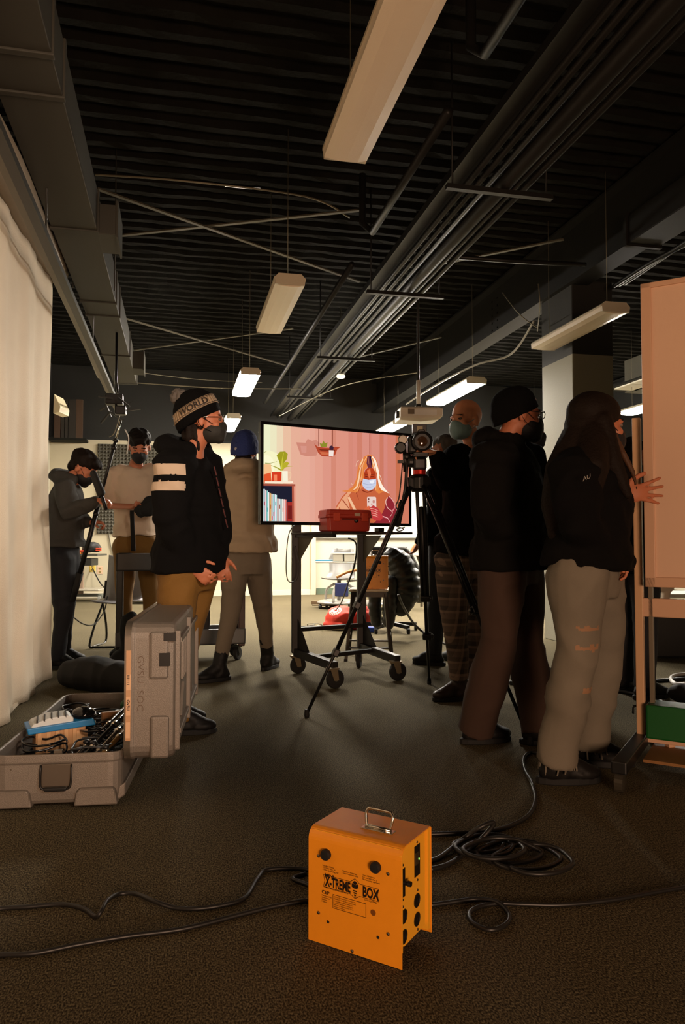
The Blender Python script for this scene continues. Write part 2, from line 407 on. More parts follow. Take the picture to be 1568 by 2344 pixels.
# ------------------------------------------------------------------ ceiling fixtures
DIFU = mat('diffuser_unlit', 'e6d6bc', .35, bump=.1, bs=300)
DIFL = mat('diffuser_lit', 'fff5e6', .4, emit=LAMP)
HOU = mat('housing', 'c9bda4', .4)
def fixture(x0, x1, ya, yb, lit, lab):
    xc = (x0+x1)/2; w2 = (x1-x0)/2; z = 2.9
    t = thing('ceiling_light', lab, 'light', (xc, (ya+yb)/2, z), 0, 'suspended fluorescent lights')
    prof = [(-w2, .0), (-w2+.012, -.012+.012), (w2-.012, 0), (w2, .0)]
    # wraparound diffuser: slightly bowed
    pr = [(-w2, .045), (-w2+.004, .008), (-w2*.55, -.004), (0, -.006), (w2*.55, -.004), (w2-.004, .008), (w2, .045), (0, .047)]
    rr = [[(xc+a, y, z+b) for a, b in pr] for y in (ya+.02, yb-.02)]
    MB().rings(rr, smooth=False).build('diffuser', DIFL if lit else DIFU, t)
    pr = [(-w2*1.03, .040), (-w2*.9, .049), (w2*.9, .049), (w2*1.03, .040), (w2*1.03, .056), (w2*.72, .085), (-w2*.72, .085), (-w2*1.03, .056)]
    MB().rings([[(xc+a, y, z+b) for a, b in pr] for y in (ya+.01, yb-.01)], smooth=False).build('housing', HOU, t)
    for y in (ya+.01, yb-.01):
        MB().prism([(xc-w2, y-.01, z+.05), (xc-w2+.006, y-.01, z+.003), (xc+w2-.006, y-.01, z+.003), (xc+w2, y-.01, z+.05), (xc+w2*.75, y-.01, z+.085), (xc-w2*.75, y-.01, z+.085)], (0, .02, 0)).build('end_cap', HOU, t)
        yy = y+(.12 if y < (ya+yb)/2 else -.12)
        MB().tube([(xc, yy, z+.085), (xc, yy, ZC)], .003, 5).build('hanger_wire', WIR, t)
fixture(.69, .915, 1.5, 3.56, False, 'large unlit ceiling lamp nearest the camera, cut by the top edge')
fixture(.685, .915, 5.38, 6.7, False, 'unlit ceiling lamp hanging left of the pipe bundle')
fixture(.685, .915, 8.42, 9.72, True, 'lit ceiling lamp above and right of the pompom hat')
fixture(.72, .95, 11.5, 12.9, True, 'small lit ceiling lamp beside the face of the pompom hat person')
fixture(3.40, 3.66, 5.44, 6.70, False, 'unlit ceiling lamp in front of the column')
fixture(3.37, 3.63, 8.3, 9.78, True, 'lit ceiling lamp above the shaved head, right of the projector')
fixture(3.39, 3.65, 11.5, 12.6, True, 'lit ceiling lamp just over the television top right corner')
fixture(6.45, 6.72, 8.7, 9.9, True, 'lit ceiling lamp beside the long haired person, next to the board')
fixture(6.45, 6.72, 11.6, 13.0, True, 'lit ceiling lamp behind the shoulder of the capped person')
# white ceiling tile strip at right
t = thing('ceiling_tile', 'strip of pale ceiling tiles between column and board', 'tile', (6.6, 9.5, 3.3))
for k in range(6): MB().box((6.62, 7.7+k*.42, 3.31), (.36, .40, .02)).build('tile', mat('tile_pale', 'ddd8c8', .6), t)
MB().box((6.62, 8.8, 3.33), (.5, 2.8, .02)).build('tile_frame', BLK, t)
MB().box((6.9, 8.8, 3.55), (.3, 2.8, .5)).build('soffit', mat('soffit', '4c493d', .8), t)
# smoke detector
tag(MB().lathe([(.05, 0), (.06, -.02), (.05, -.04), (.02, -.05)], G(780, 858, 3.2)).build('smoke_detector', mat('det_glow', 'f2e6cf', .4, emit=.5)), 'small round white detector under the pipes', 'detector')
tag(MB().tube([G(780, 858, 3.2), G(780, 858, 3.2)+Vector((0, 0, .9))], .006, 6).build('detector_rod', WIR), 'thin rod holding the small round detector', 'rod')
# projector
D = 7.0
pc = V(958, 953, D)
t = thing('projector', 'white ceiling projector hanging from a pole above the television', 'projector', pc)
f_ = (Rv*.97+Fh*.1).normalized(); u_ = Vector((0, 0, 1)); s_ = f_.cross(u_)
mb = MB(); rr = []
for a, hh, dz in ((-.2, .05, .0), (-.19, .062, .005), (0, .068, 0), (.16, .058, .01), (.2, .04, .018)):
    c = pc+f_*a+u_*dz
    rr.append([c+s_*.15*q+u_*hh*r for q, r in ((-1, -.6), (-.8, -1), (.8, -1), (1, -.6), (1, .8), (.9, 1), (-.9, 1), (-1, .8))])
mb.rings(rr, smooth=False).build('housing', mat('projector_white', 'e8e0cc', .35), t, bevel=.008)
MB().lathe([(.032, 0), (.036, .03), (.03, .035)], pc-f_*.19+s_*.05+u_*.005, -f_, 18).build('lens', BPLA, t)
MB().box(pc+f_*.03-s_*.0+s_*.152+u_*.012, (.22, .003, .05), f_, s_, u_).build('side_label', mat('label_white', 'f4f1e8', .4), t)
MB().box(pc-f_*.1+s_*.152+u_*.02, (.06, .004, .05), f_, s_, u_).build('vent_grille', mat('vent_brown', '7d6d58', .5), t)
MB().tube([pc+u_*.07, pc+u_*.12], [.05, .018], 10).build('mount_plate', STEEL, t)
MB().tube([pc+u_*.1, pc+u_*.34], .02, 12).build('pole', WPLA, t)
MB().tube([pc+u_*.32, (pc.x, pc.y, ZC)], .013, 8).build('upper_pole', PM, t)
for a in (0, 2.1, 4.2): MB().tube([pc+u_*.11, pc+f_*.07*math.cos(a)+s_*.07*math.sin(a)+u_*.065], .005, 6).build('mount_arm', STEEL, t)

# ------------------------------------------------------------------ backdrop cloth at left
CL = mat('muslin', 'd8c8b0', .85, var=.12, vs=3, bump=.25, bs=120)
t = thing('muslin_backdrop', 'pale muslin backdrop hanging from a thick roll at left', 'backdrop', (-.95, 4, 0))
mb = MB(); ny, nz = 90, 50; vs = []; fs = []
Y0, Y1 = 1.2, 5.86
for j in range(ny+1):
    y = Y0+(Y1-Y0)*j/ny
    zt = 2.62+.07*(y-1)
    for i in range(nz+1):
        q = i/nz; z = zt*(1-q)
        fold = .02*math.sin(y*9+.7*math.sin(z*1.3+y))*(.35+q)+.015*noise.noise(Vector((y*1.7, z*.9, 4)))+.012*math.sin(y*23+z*.6)*(.3+.7*q)
        x = -.94+fold
        if q > .93: x += (q-.93)*(.25)
        vs.append((x, y+.03*q*math.sin(z*2)*(j/ny), max(z, .008)))
for j in range(ny):
    for i in range(nz): a = j*(nz+1)+i; fs.append((a, a+1, a+nz+2, a+nz+1))
mb.add(vs, fs, True); o = mb.build('cloth', CL, t)
sd = o.modifiers.new('s', 'SOLIDIFY'); sd.thickness = .006; sd.offset = -1
mb = MB(); P = [(-.94+.02*math.sin(y*2), y, 2.70+.07*(y-1)) for y in (1.2, 2, 3, 4, 5, 5.9)]
mb.tube(smoothpath([(x+.03, y, z+.02) for x, y, z in P], 4), .105, 24); mb.build('roll', mat('roll', '8d7d69', .6, var=.15), t)
MB().tube([(-.94, 5.85, 3.03), (-.94, 6.0, 3.04)], .05, 12).build('roll_core', mat('core', '93795c', .7), t)
MB().bar((-.955, 1.2, .012), (-.955, 5.86, .012), .03, .02).build('hem_bar', CL, t)

# ------------------------------------------------------------------ back wall things
BW = YB-.061
def foam(px0, py0, px1, py1):
    A = YP(px0, py0, BW); B = YP(px1, py1, BW)
    mb = MB(); n = 18; m = 27; w_ = (B.x-A.x); h_ = (A.z-B.z)
    mb.box(((A.x+B.x)/2, BW-.012, (A.z+B.z)/2), (w_, .024, h_))
    for i in range(n):
        for j in range(m):
            x = A.x+w_*(i+.5)/n; z = B.z+h_*(j+.5)/m; a = w_/n*.5; b = h_/m*.5; y = BW-.024
            mb.add([(x-a, y, z), (x, y, z-b), (x+a, y, z), (x, y, z+b), (x, y-.05, z)], [(0, 1, 4), (1, 2, 4), (2, 3, 4), (3, 0, 4)])
    return mb
tag(foam(224, 1016, 362, 1222).build('acoustic_panel', mat('foam_dark', '4b473c', .9)), 'dark egg-crate foam panel on the back wall behind the white shirt', 'acoustic panel')
A = YP(722, 1120, YB-.01); B = YP(1010, 1232, YB-.01)
t = thing('whiteboard', 'white board fixed on the back wall behind the television', 'board', ((A.x+B.x)/2, YB, 1.6))
MB().box(((A.x+B.x)/2, YB-.015, (A.z+B.z)/2+.4), (B.x-A.x, .03, A.z-B.z+.8)).build('panel', mat('wb', 'aeb0a6', .3), t)
MB().box(((A.x+B.x)/2, YB-.03, B.z), (B.x-A.x, .05, .02)).build('frame', STEEL, t)
for i, (x, y) in enumerate(((212, 1300), (229, 1305))):
    p = YP(x, y, BW)
    t = thing('wall_outlet', ('yellowish outlet plate with a plug on back wall', 'outlet plate beside the grey chair on back wall')[i], 'outlet', p)
    MB().box(p, (.1, .012, .14)).build('plate', mat(('outlet_yellow', 'outlet_beige')[i], ('d8b94f', 'c9a98c')[i], .5), t, bevel=.004)
    for dz in (-.03, .03): MB().box(p+Vector((0, -.008, dz)), (.035, .006, .03)).build('socket', mat('socket', '8a7440', .5), t)
wire([YP(212, 1301, BW-.03), YP(220, 1318, BW-.2), YP(232, 1338, BW-.3), YP(240, 1345, BW-.5)], .012, 'dark cord plugged in the yellowish outlet', BPLA, 'cord', 'cord')
wire([YP(249, 1222, BW-.02), YP(253, 1245, BW-.02), YP(261, 1275, BW-.02)], .01, 'thin cord hanging below the foam panel', mat('cord_grey', '6d6858', .5), 'cord', 'cord')
# dark slatted rack high on the wall at far left
t = thing('slatted_rack', 'dark rack with brown wooden uprights high at far left', 'rack', YP(160, 960, YB-.3))
for x, wd, m in ((132, .1, 'wood'), (145, .06, 'd'), (152, .06, 'd'), (162, .06, 'd'), (170, .06, 'd'), (182, .11, 'wood')):
    a = YP(x, 915, YB-.3); b = YP(x, 1004, YB-.3)
    MB().box((a+b)/2, (wd, .06, a.z-b.z)).build('upright', mat('slat_brown', '4a3524', .6) if m == 'wood' else mat('slat_dark', '2a241c', .7), t)
MB().box((YP(157, 1008, YB-.25)), (.62, .35, .04)).build('shelf', BLK, t)
# lamp wedge by the cloth edge
tag(MB().prism([V(124, 902, 9), V(138, 930, 9), V(136, 943, 9), V(122, 946, 9)], Fh*.3).build('wall_lamp', mat('lamp_cream', 'cfc2a0', .5)), 'small cream wall lamp just past the backdrop edge', 'lamp')

# ------------------------------------------------------------------ orange power box
ORA = mat('orange_enamel', 'f0981e', .42, var=.05, vs=30, bump=.05, bs=300, coat=.1)
ORS = mat('orange_side', 'f8b02c', .42, coat=.1)
INK = mat('ink', '1c120a', .5)
def power_box(loc, rz, lab, detail=True, s=1.0):
    t = thing('power_distribution_box', lab, 'power box', loc, rz)
    o = MB()
    W, Dp, H, r = .131, .17, .278, .028
    prof = []
    prof.append((0, 0)); 
    for k in range(7):
        a = PI/2*k/6; prof.append((r-r*math.cos(a), H-r+r*math.sin(a)))
    prof += [(Dp-.006, H), (Dp, H-.006), (Dp, .012)]
    pin = []
    th = .003
    n = len(prof)
    for i, (y, z) in enumerate(prof):
        a = Vector(prof[max(i-1, 0)]); b = Vector(prof[min(i+1, n-1)]); d = (b-a).normalized()
        pin.append((y+d.y*th, z-d.x*th))
    poly = prof+pin[::-1]
    # quads between outer and inner skins
    vs = []; fs = []
    for x in (-W, W): vs += [(x, y, z) for y, z in prof]+[(x, y, z) for y, z in pin]
    for i in range(n-1):
        fs += [(i, i+1, 2*n+i+1, 2*n+i), (n+i, 2*n+n+i, 2*n+n+i+1, n+i+1), (i, n+i, n+i+1, i+1), (2*n+i, 2*n+i+1, 3*n+i+1, 3*n+i)]
    fs += [(0, 2*n, 3*n, n), (n-1, 2*n-1, 4*n-1, 3*n-1)]
    o.add(vs, fs)
    o.build('cover', ORA, t, world=False, bevel=.0008)
    MB().box((0, Dp/2-.008, .14+.016), (W*2-.014, Dp-.034, .232)).build('inner_box', ORS, t, world=False)
    MB().box((W-.012, Dp-.012, .15), (.02, .014, .25)).build('rear_flange', ORS, t, world=False)
    MB().box((W-.004, .004, .148), (.006, .006, .225)).build('side_seam', ORS, t, world=False)
    def fx(u, v): return Vector((-W+2*W*u, -.0006, H*(1-v)))
    # bumpers
    for u, v in ((.21, .2), (.745, .2)):
        MB().lathe([(.013, 0), (.0135, .008), (.011, .013), (.004, .0135)], fx(u, v), (0, -1, 0), 18).build('rubber_foot', RUB, t, world=False)
    for u, v in ((.12, .235), (.865, .235), (.12, .735), (.865, .735), (.49, .975)):
        MB().lathe([(.0042, 0), (.0036, .002), (.0015, .003)], fx(u, v), (0, -1, 0), 10).build('screw', STEEL, t, world=False)
    for u, v in ((.225, .79), (.76, .79)):
        MB().lathe([(.0038, 0), (.0038, .0006)], fx(u, v), (0, -1, 0), 10).build('hole', RUB, t, world=False)
    def tx(s_, size, u, v, sx=1, bold=0, al='LEFT', m=INK):
        text('lettering', s_, size, Vector(fx(u, v))+Vector((0, -.0002, 0)), (1, 0, 0), (0, 0, 1), m, t, sx, .0003, bold, al)
    def local(fn): pass
    n0 = len(t.children)
    tx('MINI', .0115, .19, .40, 1.15, .03)
    tx('X-TREME', .033, .195, .478, .545, .035)
    tx('BOX', .033, .60, .478, .635, .035)
    tx('COMPACT POWER DISTRIBUTION CENTER', .0046, .18, .5, .78, .01)
    tx('CEP', .011, .155, .552, 1.2, .02)
    tx('CAT. NO. 19700', .0052, .62, .512, .9, .01)
    for i, l in enumerate(('Standard Wiring', '125/250V, 50A, 60', '4 Wire Grounding, NC')): tx(l, .0052, .165, .312+i*.018, .95)
    for i, l in enumerate(('Maximum Amperage', 'Total Protected Amps')): tx(l, .0052, .385, .315+i*.018, .95)
    for i, l in enumerate(('Type 3 Enclosure', 'For use with class 5', 'Marine Corp. approved')): tx(l, .0052, .6, .305+i*.018, .95)
    for i, l in enumerate(('Manufactured by', 'Construction', 'Electrical', 'Products')): tx(l, .0048, .155, .575+i*.018, .9)
    for i, l in enumerate(('CAUTION: Risk of electric shock. Use indoors only.', 'WARNING: Do not open. Disconnect supply before', 'servicing. Replace any damaged cord or part at', 'once. Ground fault protection must be tested', 'before each use. Keep receptacles dry. For use', 'with three wire cords only.')): tx(l, .0047, .29, .56+i*.017, .62)
    def line(u0, v0, u1, v1, w_=.0009):
        a = fx(u0, v0)+Vector((0, -.0003, 0)); b = fx(u1, v1)+Vector((0, -.0003, 0)); return (a, b, w_)
    L = [(.175, .385, .47, .385), (.57, .385, .77, .385), (.175, .49, .47, .49), (.57, .49, .77, .49), (.175, .385, .19, .437), (.19, .437, .175, .49), (.77, .385, .755, .437), (.755, .437, .77, .49), (.47, .385, .52, .35), (.52, .35, .57, .385), (.47, .49, .52, .52), (.52, .52, .57, .49),
         (.28, .538, .635, .538), (.28, .655, .635, .655), (.28, .538, .28, .655), (.635, .538, .635, .655)]
    m_ = MB()
    for l in L:
        a, b, w_ = line(*l); m_.bar(a, b, w_, .0004, hint=(0, 1, 0))
    m_.build('printed_border', INK, t, world=False)
    m_ = MB()
    c = fx(.52, .405)+Vector((0, -.0003, 0))
    for a0 in (90, 210, 330):
        p = [c]+[c+Vector((math.cos(math.radians(a0+q)), 0, math.sin(math.radians(a0+q))))*(.009 if q else .0105) for q in (-52, 0, 52)]
        m_.prism(p, (0, -.0004, 0))
    for k, (w_, z) in enumerate(((.010, -.014), (.0075, -.019), (.005, -.024), (.0025, -.028))): m_.box(c+Vector((0, 0, z)), (w_, .0006, .003))
    m_.build('printed_emblem', INK, t, world=False)
    MB().lathe([(.007, 0), (.007, .0006)], fx(.71, .595), (0, -1, 0), 18).build('approval_mark', mat('ink_soft', '7a4510', .5), t, world=False)
    # side panel parts on the right face: d = depth along the side, h = height
    sx = W-.007
    def sp(d, h): return Vector((sx, d, h))
    DK = mat('recess_dark', '120d07', .5)
    MB().box(sp(.098, .215)+Vector((.0005, 0, 0)), (.002, .030, .074)).build('breaker_window', DK, t, world=False)
    MB().box(sp(.094, .222)+Vector((.002, 0, 0)), (.003, .018, .03)).build('breaker_cover', mat('smoke_clear', '3c3324', .15), t, world=False)
    MB().ell(sp(.102, .218)+Vector((.004, 0, 0)), (.0015, .0018, .0028)).build('indicator_lamp', mat('led', 'a8ff70', .4, emit=.9), t, world=False, label='small green indicator lamp')
    MB().box(sp(.020, .190)+Vector((.0005, 0, 0)), (.002, .020, .066)).build('switch_plate', DK, t, world=False)
    MB().lathe([(.006, 0), (.005, .010), (.007, .012), (.006, .02)], sp(.024, .19), (1, 0, 0), 12).build('switch_toggle', BPLA, t, world=False)
    for d, h in ((.024, .111), (.024, .064), (.096, .119), (.096, .074)):
        q = MB().lathe([(.0165, 0), (.0165, .002), (.014, .0025), (.0135, .001)], sp(d, h), (1, 0, 0), 20); q.build('receptacle', DK, t, world=False)
        MB().box(sp(d-.004, h+.002)+Vector((.003, 0, 0)), (.001, .0015, .007)).build('slot', RUB, t, world=False)
    for d, h in ((.098, .259), (.02, .232), (.1, .167), (.02, .151), (.1, .143), (.02, .135), (.1, .048), (.02, .04)):
        MB().lathe([(.0032, 0), (.0028, .0018), (.001, .0022)], sp(d, h), (1, 0, 0), 8).build('screw', STEEL, t, world=False)
    # handle
    hz = H; hc = .072
    MB().box((.03, hc, hz+.0015), (.088, .026, .003)).build('handle_plate', CHR, t, world=False, bevel=.001)
    hx = .03
    P = [(hx-.032, hc, hz+.004), (hx-.038, hc+.006, hz+.030), (hx-.034, hc+.009, hz+.043), (hx-.024, hc+.010, hz+.046), (hx+.024, hc+.010, hz+.046), (hx+.034, hc+.009, hz+.043), (hx+.038, hc+.006, hz+.030), (hx+.032, hc, hz+.004)]
    MB().tube(smoothpath(P, 4), .0036, 10).build('handle', CHR, t, world=False, label='raised chrome carrying handle')
    MB().tube([(hx-.036, hc, hz+.005), (hx+.036, hc, hz+.005)], .0045, 10).build('handle_hinge', CHR, t, world=False)
    for a in (-.02, .02):
        for b in (-.008,): MB().lathe([(.003, 0), (.002, .002)], (hx+a, hc+b, hz+.003), (0, 0, 1), 8).build('rivet', STEEL, t, world=False)
    for ch in t.children:                     # lettering was laid out in the box's own space
        ch.matrix_parent_inverse = Matrix.Identity(4)
    return t
pb = power_box((.425, 1.79, .002), math.atan2(-.18, .19), 'orange metal power box with black lettering standing on the near carpet')
sp_ = G(868, 1497)
def stool_base():
    c = Vector((1.62, 6.22, 0)); return c
SC = stool_base()
pb2 = power_box((SC.x-.005, SC.y-.12, .602), -.30, 'orange power box standing on the metal stool in the background')

# ------------------------------------------------------------------ stool
t = thing('metal_stool', 'dark metal stool with pale worn top under the orange box', 'stool', SC)
X = Vector((math.cos(-.3), math.sin(-.3), 0)); Yd = Vector((-X.y, X.x, 0)); Zv = Vector((0, 0, 1))
STM = mat('stool_metal', '3a352d', .4, .5)
MB().box(SC+Zv*.588, (.33, .30, .022), X, Yd, Zv).build('seat', mat('stool_top', 'c9b89a', .4), t, bevel=.008)
MB().box(SC+Zv*.555, (.30, .27, .045), X, Yd, Zv).build('apron', STM, t)
for sx in (-1, 1):
    for sy in (-1, 1):
        a = SC+X*.135*sx+Yd*.12*sy+Zv*.575; b = SC+X*.19*sx+Yd*.17*sy+Zv*.01
        MB().bar(a, b, .024).build('leg', STM, t); MB().box(b, (.03, .03, .02), X, Yd, Zv).build('foot_cap', RUB, t)
for z, q in ((.17, .176), (.11, .182)):
    MB().bar(SC-X*q-Yd*.16+Zv*z, SC+X*q-Yd*.16+Zv*z, .014).build('rung', STM, t)
for q in (-1, 1): MB().bar(SC+X*.176*q-Yd*.16+Zv*.2, SC+X*.176*q+Yd*.16+Zv*.2, .014).build('rung', STM, t)

# ------------------------------------------------------------------ cables on the floor
CAB = mat('cable_rubber', '1c1b19', .42)
def cable(pts, r, lab, m=CAB, name='power_cable', z=None, n=7):
    P = []
    for p in pts:
        zz = p[2] if len(p) > 2 else r
        P.append(G(p[0], p[1], zz))
    return tag(MB().tube(smoothpath(P, n), r, 8).build(name, m), lab, 'cable')
cable([(-60, 2092), (0, 2080), (60, 2076), (140, 2070), (190, 2080), (218, 2098), (232, 2085, .02), (245, 2062, .02), (270, 2047), (310, 2046), (350, 2062, .02), (400, 2078), (450, 2080), (510, 2072), (560, 2055), (590, 2010), (615, 1990), (700, 1990), (760, 2010)], .0062, 'wavy black cable crossing the near carpet left of the orange box')
cable([(-60, 2190), (0, 2186), (80, 2182), (180, 2162), (300, 2142), (420, 2126), (540, 2096), (640, 2072), (720, 2062), (850, 2075)], .0062, 'straighter black cable leading left from the orange box')
cable([(700, 2000), (670, 2010), (690, 2020), (720, 2030), (760, 2035)], .006, 'short loop of black cable at the left side of the orange box')
cable([(960, 1910), (1050, 1907), (1120, 1903), (1180, 1885), (1215, 1860), (1226, 1825), (1215, 1790), (1200, 1760), (1199, 1735), (1215, 1722), (1235, 1726)], .0075, 'thick black cable running from box up to the feet in ripped jeans')
cable([(985, 1990), (1030, 1976), (1080, 1940), (1120, 1900, .05), (1130, 1882, .07), (1100, 1893, .06), (1060, 1920, .02), (1010, 1960), (980, 1972)], .0075, 'doubled bend of black cable rising beside the orange box')
P = []
for k in range(66):
    a = k*2*PI/12; tn_ = k//12; cx = (1096, 1108, 1130, 1166, 1205, 1235)[tn_]+(12 if k % 12 > 6 else 0); rx = (58, 66, 70, 74, 78, 76)[tn_]; ry = (20, 26, 24, 27, 30, 29)[tn_]
    P.append((cx+math.cos(a)*rx, (1932, 1936, 1942, 1950, 1962, 1972)[tn_]+math.sin(a)*ry, .01+.009*(tn_ % 3)))
cable(P, .0072, 'loose coils of black cable on the carpet right of the orange box', n=4)
cable([(985, 2072), (1040, 2064), (1090, 2058), (1140, 2066, .012), (1166, 2095), (1155, 2118), (1120, 2128), (1082, 2112), (1075, 2090), (1095, 2076), (1140, 2068), (1200, 2070), (1290, 2071), (1400, 2060), (1500, 2042), (1620, 2022)], .006, 'thin black cable with a single loop leading off to the right edge')
cable([(1400, 1579), (1440, 1586), (1480, 1596), (1530, 1612), (1620, 1640)], .012, 'thick black cable behind the leaning board frame')
cable([(1450, 1562), (1530, 1556), (1640, 1548)], .012, 'upper black cable on the lit carpet behind the board')
cable([(1600, 1542), (1550, 1545), (1536, 1553), (1550, 1566), (1610, 1568)], .014, 'loop of pale cable on the carpet behind the board', mat('pale_cable', 'b9b4ae', .4))
cable([(912, 1362, .52), (925, 1392, .38), (950, 1430, .16), (990, 1462, .02), (1040, 1478), (1090, 1480)], .012, 'black cable hanging from the stool to the floor at right')
# ------------------------------------------------------------------ hard case, open
ang = math.atan2(-.118, 1.26)
co = Vector((-.2, 2.97, 0)); ex = Vector((math.cos(ang), math.sin(ang), 0)); ey = Vector((-ex.y, ex.x, 0))
def cl(x, y, z): return co+ex*x+ey*y+Zv*z
SIL = mat('case_silver', '7d746a', .5, .35, var=.1, vs=60, bump=.25, bs=350)
SIL2 = mat('case_rim', 'b6aa9a', .25, .9)
def rr_ring(w_, l_, r, h, f, n=5):                # rounded rectangle; f maps (a,b,h) to space
    out = []
    for cx, cy, a0 in ((w_-r, l_-r, 0), (r, l_-r, 90), (r, r, 180), (w_-r, r, 270)):
        for k in range(n):
            a = math.radians(a0+90*k/(n-1)); out.append(f(cx+r*math.cos(a), cy+r*math.sin(a), h))
    return out
def shell(f, w_, l_, h):
    mb = MB(); R_ = []
    def ins(i, hh, r=.05): return rr_ring(w_-2*i, l_-2*i, max(r-i, .01), hh, lambda a, b, c: f(a+i, b+i, c))
    R_ += [ins(.03, 0), ins(.01, .006), ins(.003, .02), ins(0, .05), ins(0, h-.035), ins(-.004, h-.03), ins(-.004, h), ins(.006, h), ins(.01, h-.03), ins(.012, .03), ins(.03, .015)]
    mb.rings(R_, smooth=False); return mb
t = thing('hard_case', 'open silver hard-shell equipment case full of cables and rods', 'case', co, ang)
shell(lambda a, b, c: cl(a-.47, b, c+.012), .47, 1.14, .19).build('base', SIL, t, bevel=.003)
MB().rings([rr_ring(.474, 1.144, .052, z, lambda a, b, c: cl(a-.472, b-.002, c)) for z in (.186, .204)], False).build('rim', SIL2, t)
for x0, x1 in ((-.47, -.32), (-.17, -.01)):
    MB().prism([cl(x0, -.015, .01), cl(x1, -.015, .01), cl(x1-.01, -.02, .062), cl(x1-.02, -.012, .075), cl(x0+.02, -.012, .075), cl(x0+.01, -.02, .062)], ey*.06).build('bumper', SIL, t, bevel=.006)
MB().prism([cl(-.02, .02, .01), cl(-.02, 1.1, .01), cl(.012, 1.1, .03), cl(.012, .03, .03)][::-1], Zv*.05).build('bumper', SIL, t, bevel=.006)
hd = MB().box(cl(-.235, -.004, .125), (.11, .008, .085), ex, ey, Zv); h_ = hd.build('handle_recess', mat('recess_brown', '5f5448', .5, .4), t, bevel=.004)
MB().tube(smoothpath([cl(-.29, -.01, .165), cl(-.29, -.018, .10), cl(-.275, -.02, .078), cl(-.195, -.02, .078), cl(-.18, -.018, .10), cl(-.18, -.01, .165)], 3), .004, 8).build('handle', BMET, h_)
MB().box(cl(-.235, -.022, .078), (.08, .014, .014), ex, ey, Zv).build('grip', BPLA, h_, bevel=.004)
MB().box(cl(-.30, -.0015, .192), (.08, .003, .014), ex, ey, Zv).build('sticker', mat('sticker_cream', 'd6a878', .5), t)
for x in (-.14, -.13, -.12, -.06, -.40): MB().lathe([(.003, 0), (.002, .003)], cl(x, -.001, .17 if x > -.2 else .15), -ey, 8).build('rivet', SIL2, t)
MB().box(cl(-.235, .02, .205), (.03, .02, .014), ex, ey, Zv).build('latch', SIL2, t)
# lid standing on its hinge edge
lid_t = .185
def lf(a, b, c): return cl(.012+c, b, .165+a)      # a = height, b = length, c = thickness towards the outer face
lr = []
def lin_(i, c, r=.055): return rr_ring(.52-2*i, 1.16-2*i, max(r-i, .01), 0, lambda a, b, _: lf(a+i, b+i, c))
L0 = MB().rings([lin_(.012, -.14+.14), lin_(.01, .0), lin_(-.004, .0), lin_(-.004, .03), lin_(0, .034), lin_(0, lid_t-.02), lin_(.006, lid_t-.006), lin_(.018, lid_t)][1:], smooth=False)
lid = L0.build('lid', SIL, t, bevel=.003)
def lp(a, b, c): return lf(a, b, c)
MB().rings([lin_(-.006, c) for c in (-.004, .02)], False).build('lid_rim', SIL2, lid)
MB().box(lp(.26, .58, -.002), (.004, 1.06, .44), ex, ey, Zv).build('foam_lining', mat('foam_black', '141312', .95), lid)
for k in range(4): MB().bar(lp(.26, .26+k*.05, lid_t+.004), lp(.42, .26+k*.05, lid_t+.004), .012).build('rib', SIL, lid, bevel=.003)
for b0 in (.10, .62): 
    for q in (-1, 1): MB().bar(lp(.08 if q < 0 else .44, b0+.02, lid_t+.004), lp(.08 if q < 0 else .44, b0+.42, lid_t+.004), .022).build('rib', SIL, lid, bevel=.004)
for b0 in (.04, .56, 1.08): MB().bar(lp(.03, b0, lid_t+.002), lp(.49, b0, lid_t+.002), .03).build('rib', SIL, lid, bevel=.005)
for b0, s_ in ((.2, .2), (.75, -.2)): MB().bar(lp(.12, b0, lid_t+.002), lp(.24, b0+s_*.5, lid_t+.002), .02).build('rib', SIL, lid, bevel=.003)
MB().box(lp(.40, -.006, .125), (.07, .02, .18), ex, ey, Zv).build('corner_moulding', SIL, lid, bevel=.01)
MB().box(lp(.09, -.006, .13), (.07, .02, .16), ex, ey, Zv).build('corner_moulding', SIL, lid, bevel=.01)
MB().box(lp(.385, -.016, .148), (.04, .01, .05), ex, ey, Zv).build('latch', BMET, lid)
MB().box(lp(.47, -.008, .165), (.045, .02, .03), ex, ey, Zv).build('latch', BMET, lid)
MB().box(lp(.25, -.007, .012), (.018, .003, .34), ex, ey, Zv).build('label_strip', mat('label_tan', 'bb8f68', .6), lid)
for dz, hh in ((.30, .06), (.21, .07), (.12, .06)): MB().box(lp(dz, -.009, .012), (.016, .002, hh), ex, ey, Zv).build('sticker', mat('sticker_tan', 'd4a982', .55), lid)
text('lettering', 'GVSU', .016, lp(.235, -.0105, .007), -Zv, ex, INK, lid, 1, .0004, .02)
for i in range(5): MB().box(lp(.325-i*.008, -.0105, .012), (.009, .001, .003), ex, ey, Zv).build('printed_line', INK, lid)
text('lettering', 'GVSU  SOC', .034, lp(.40, -.0012, .045), -Zv, ex, mat('marker', '5a4636', .5), lid, 1.25, .0004, -.015)
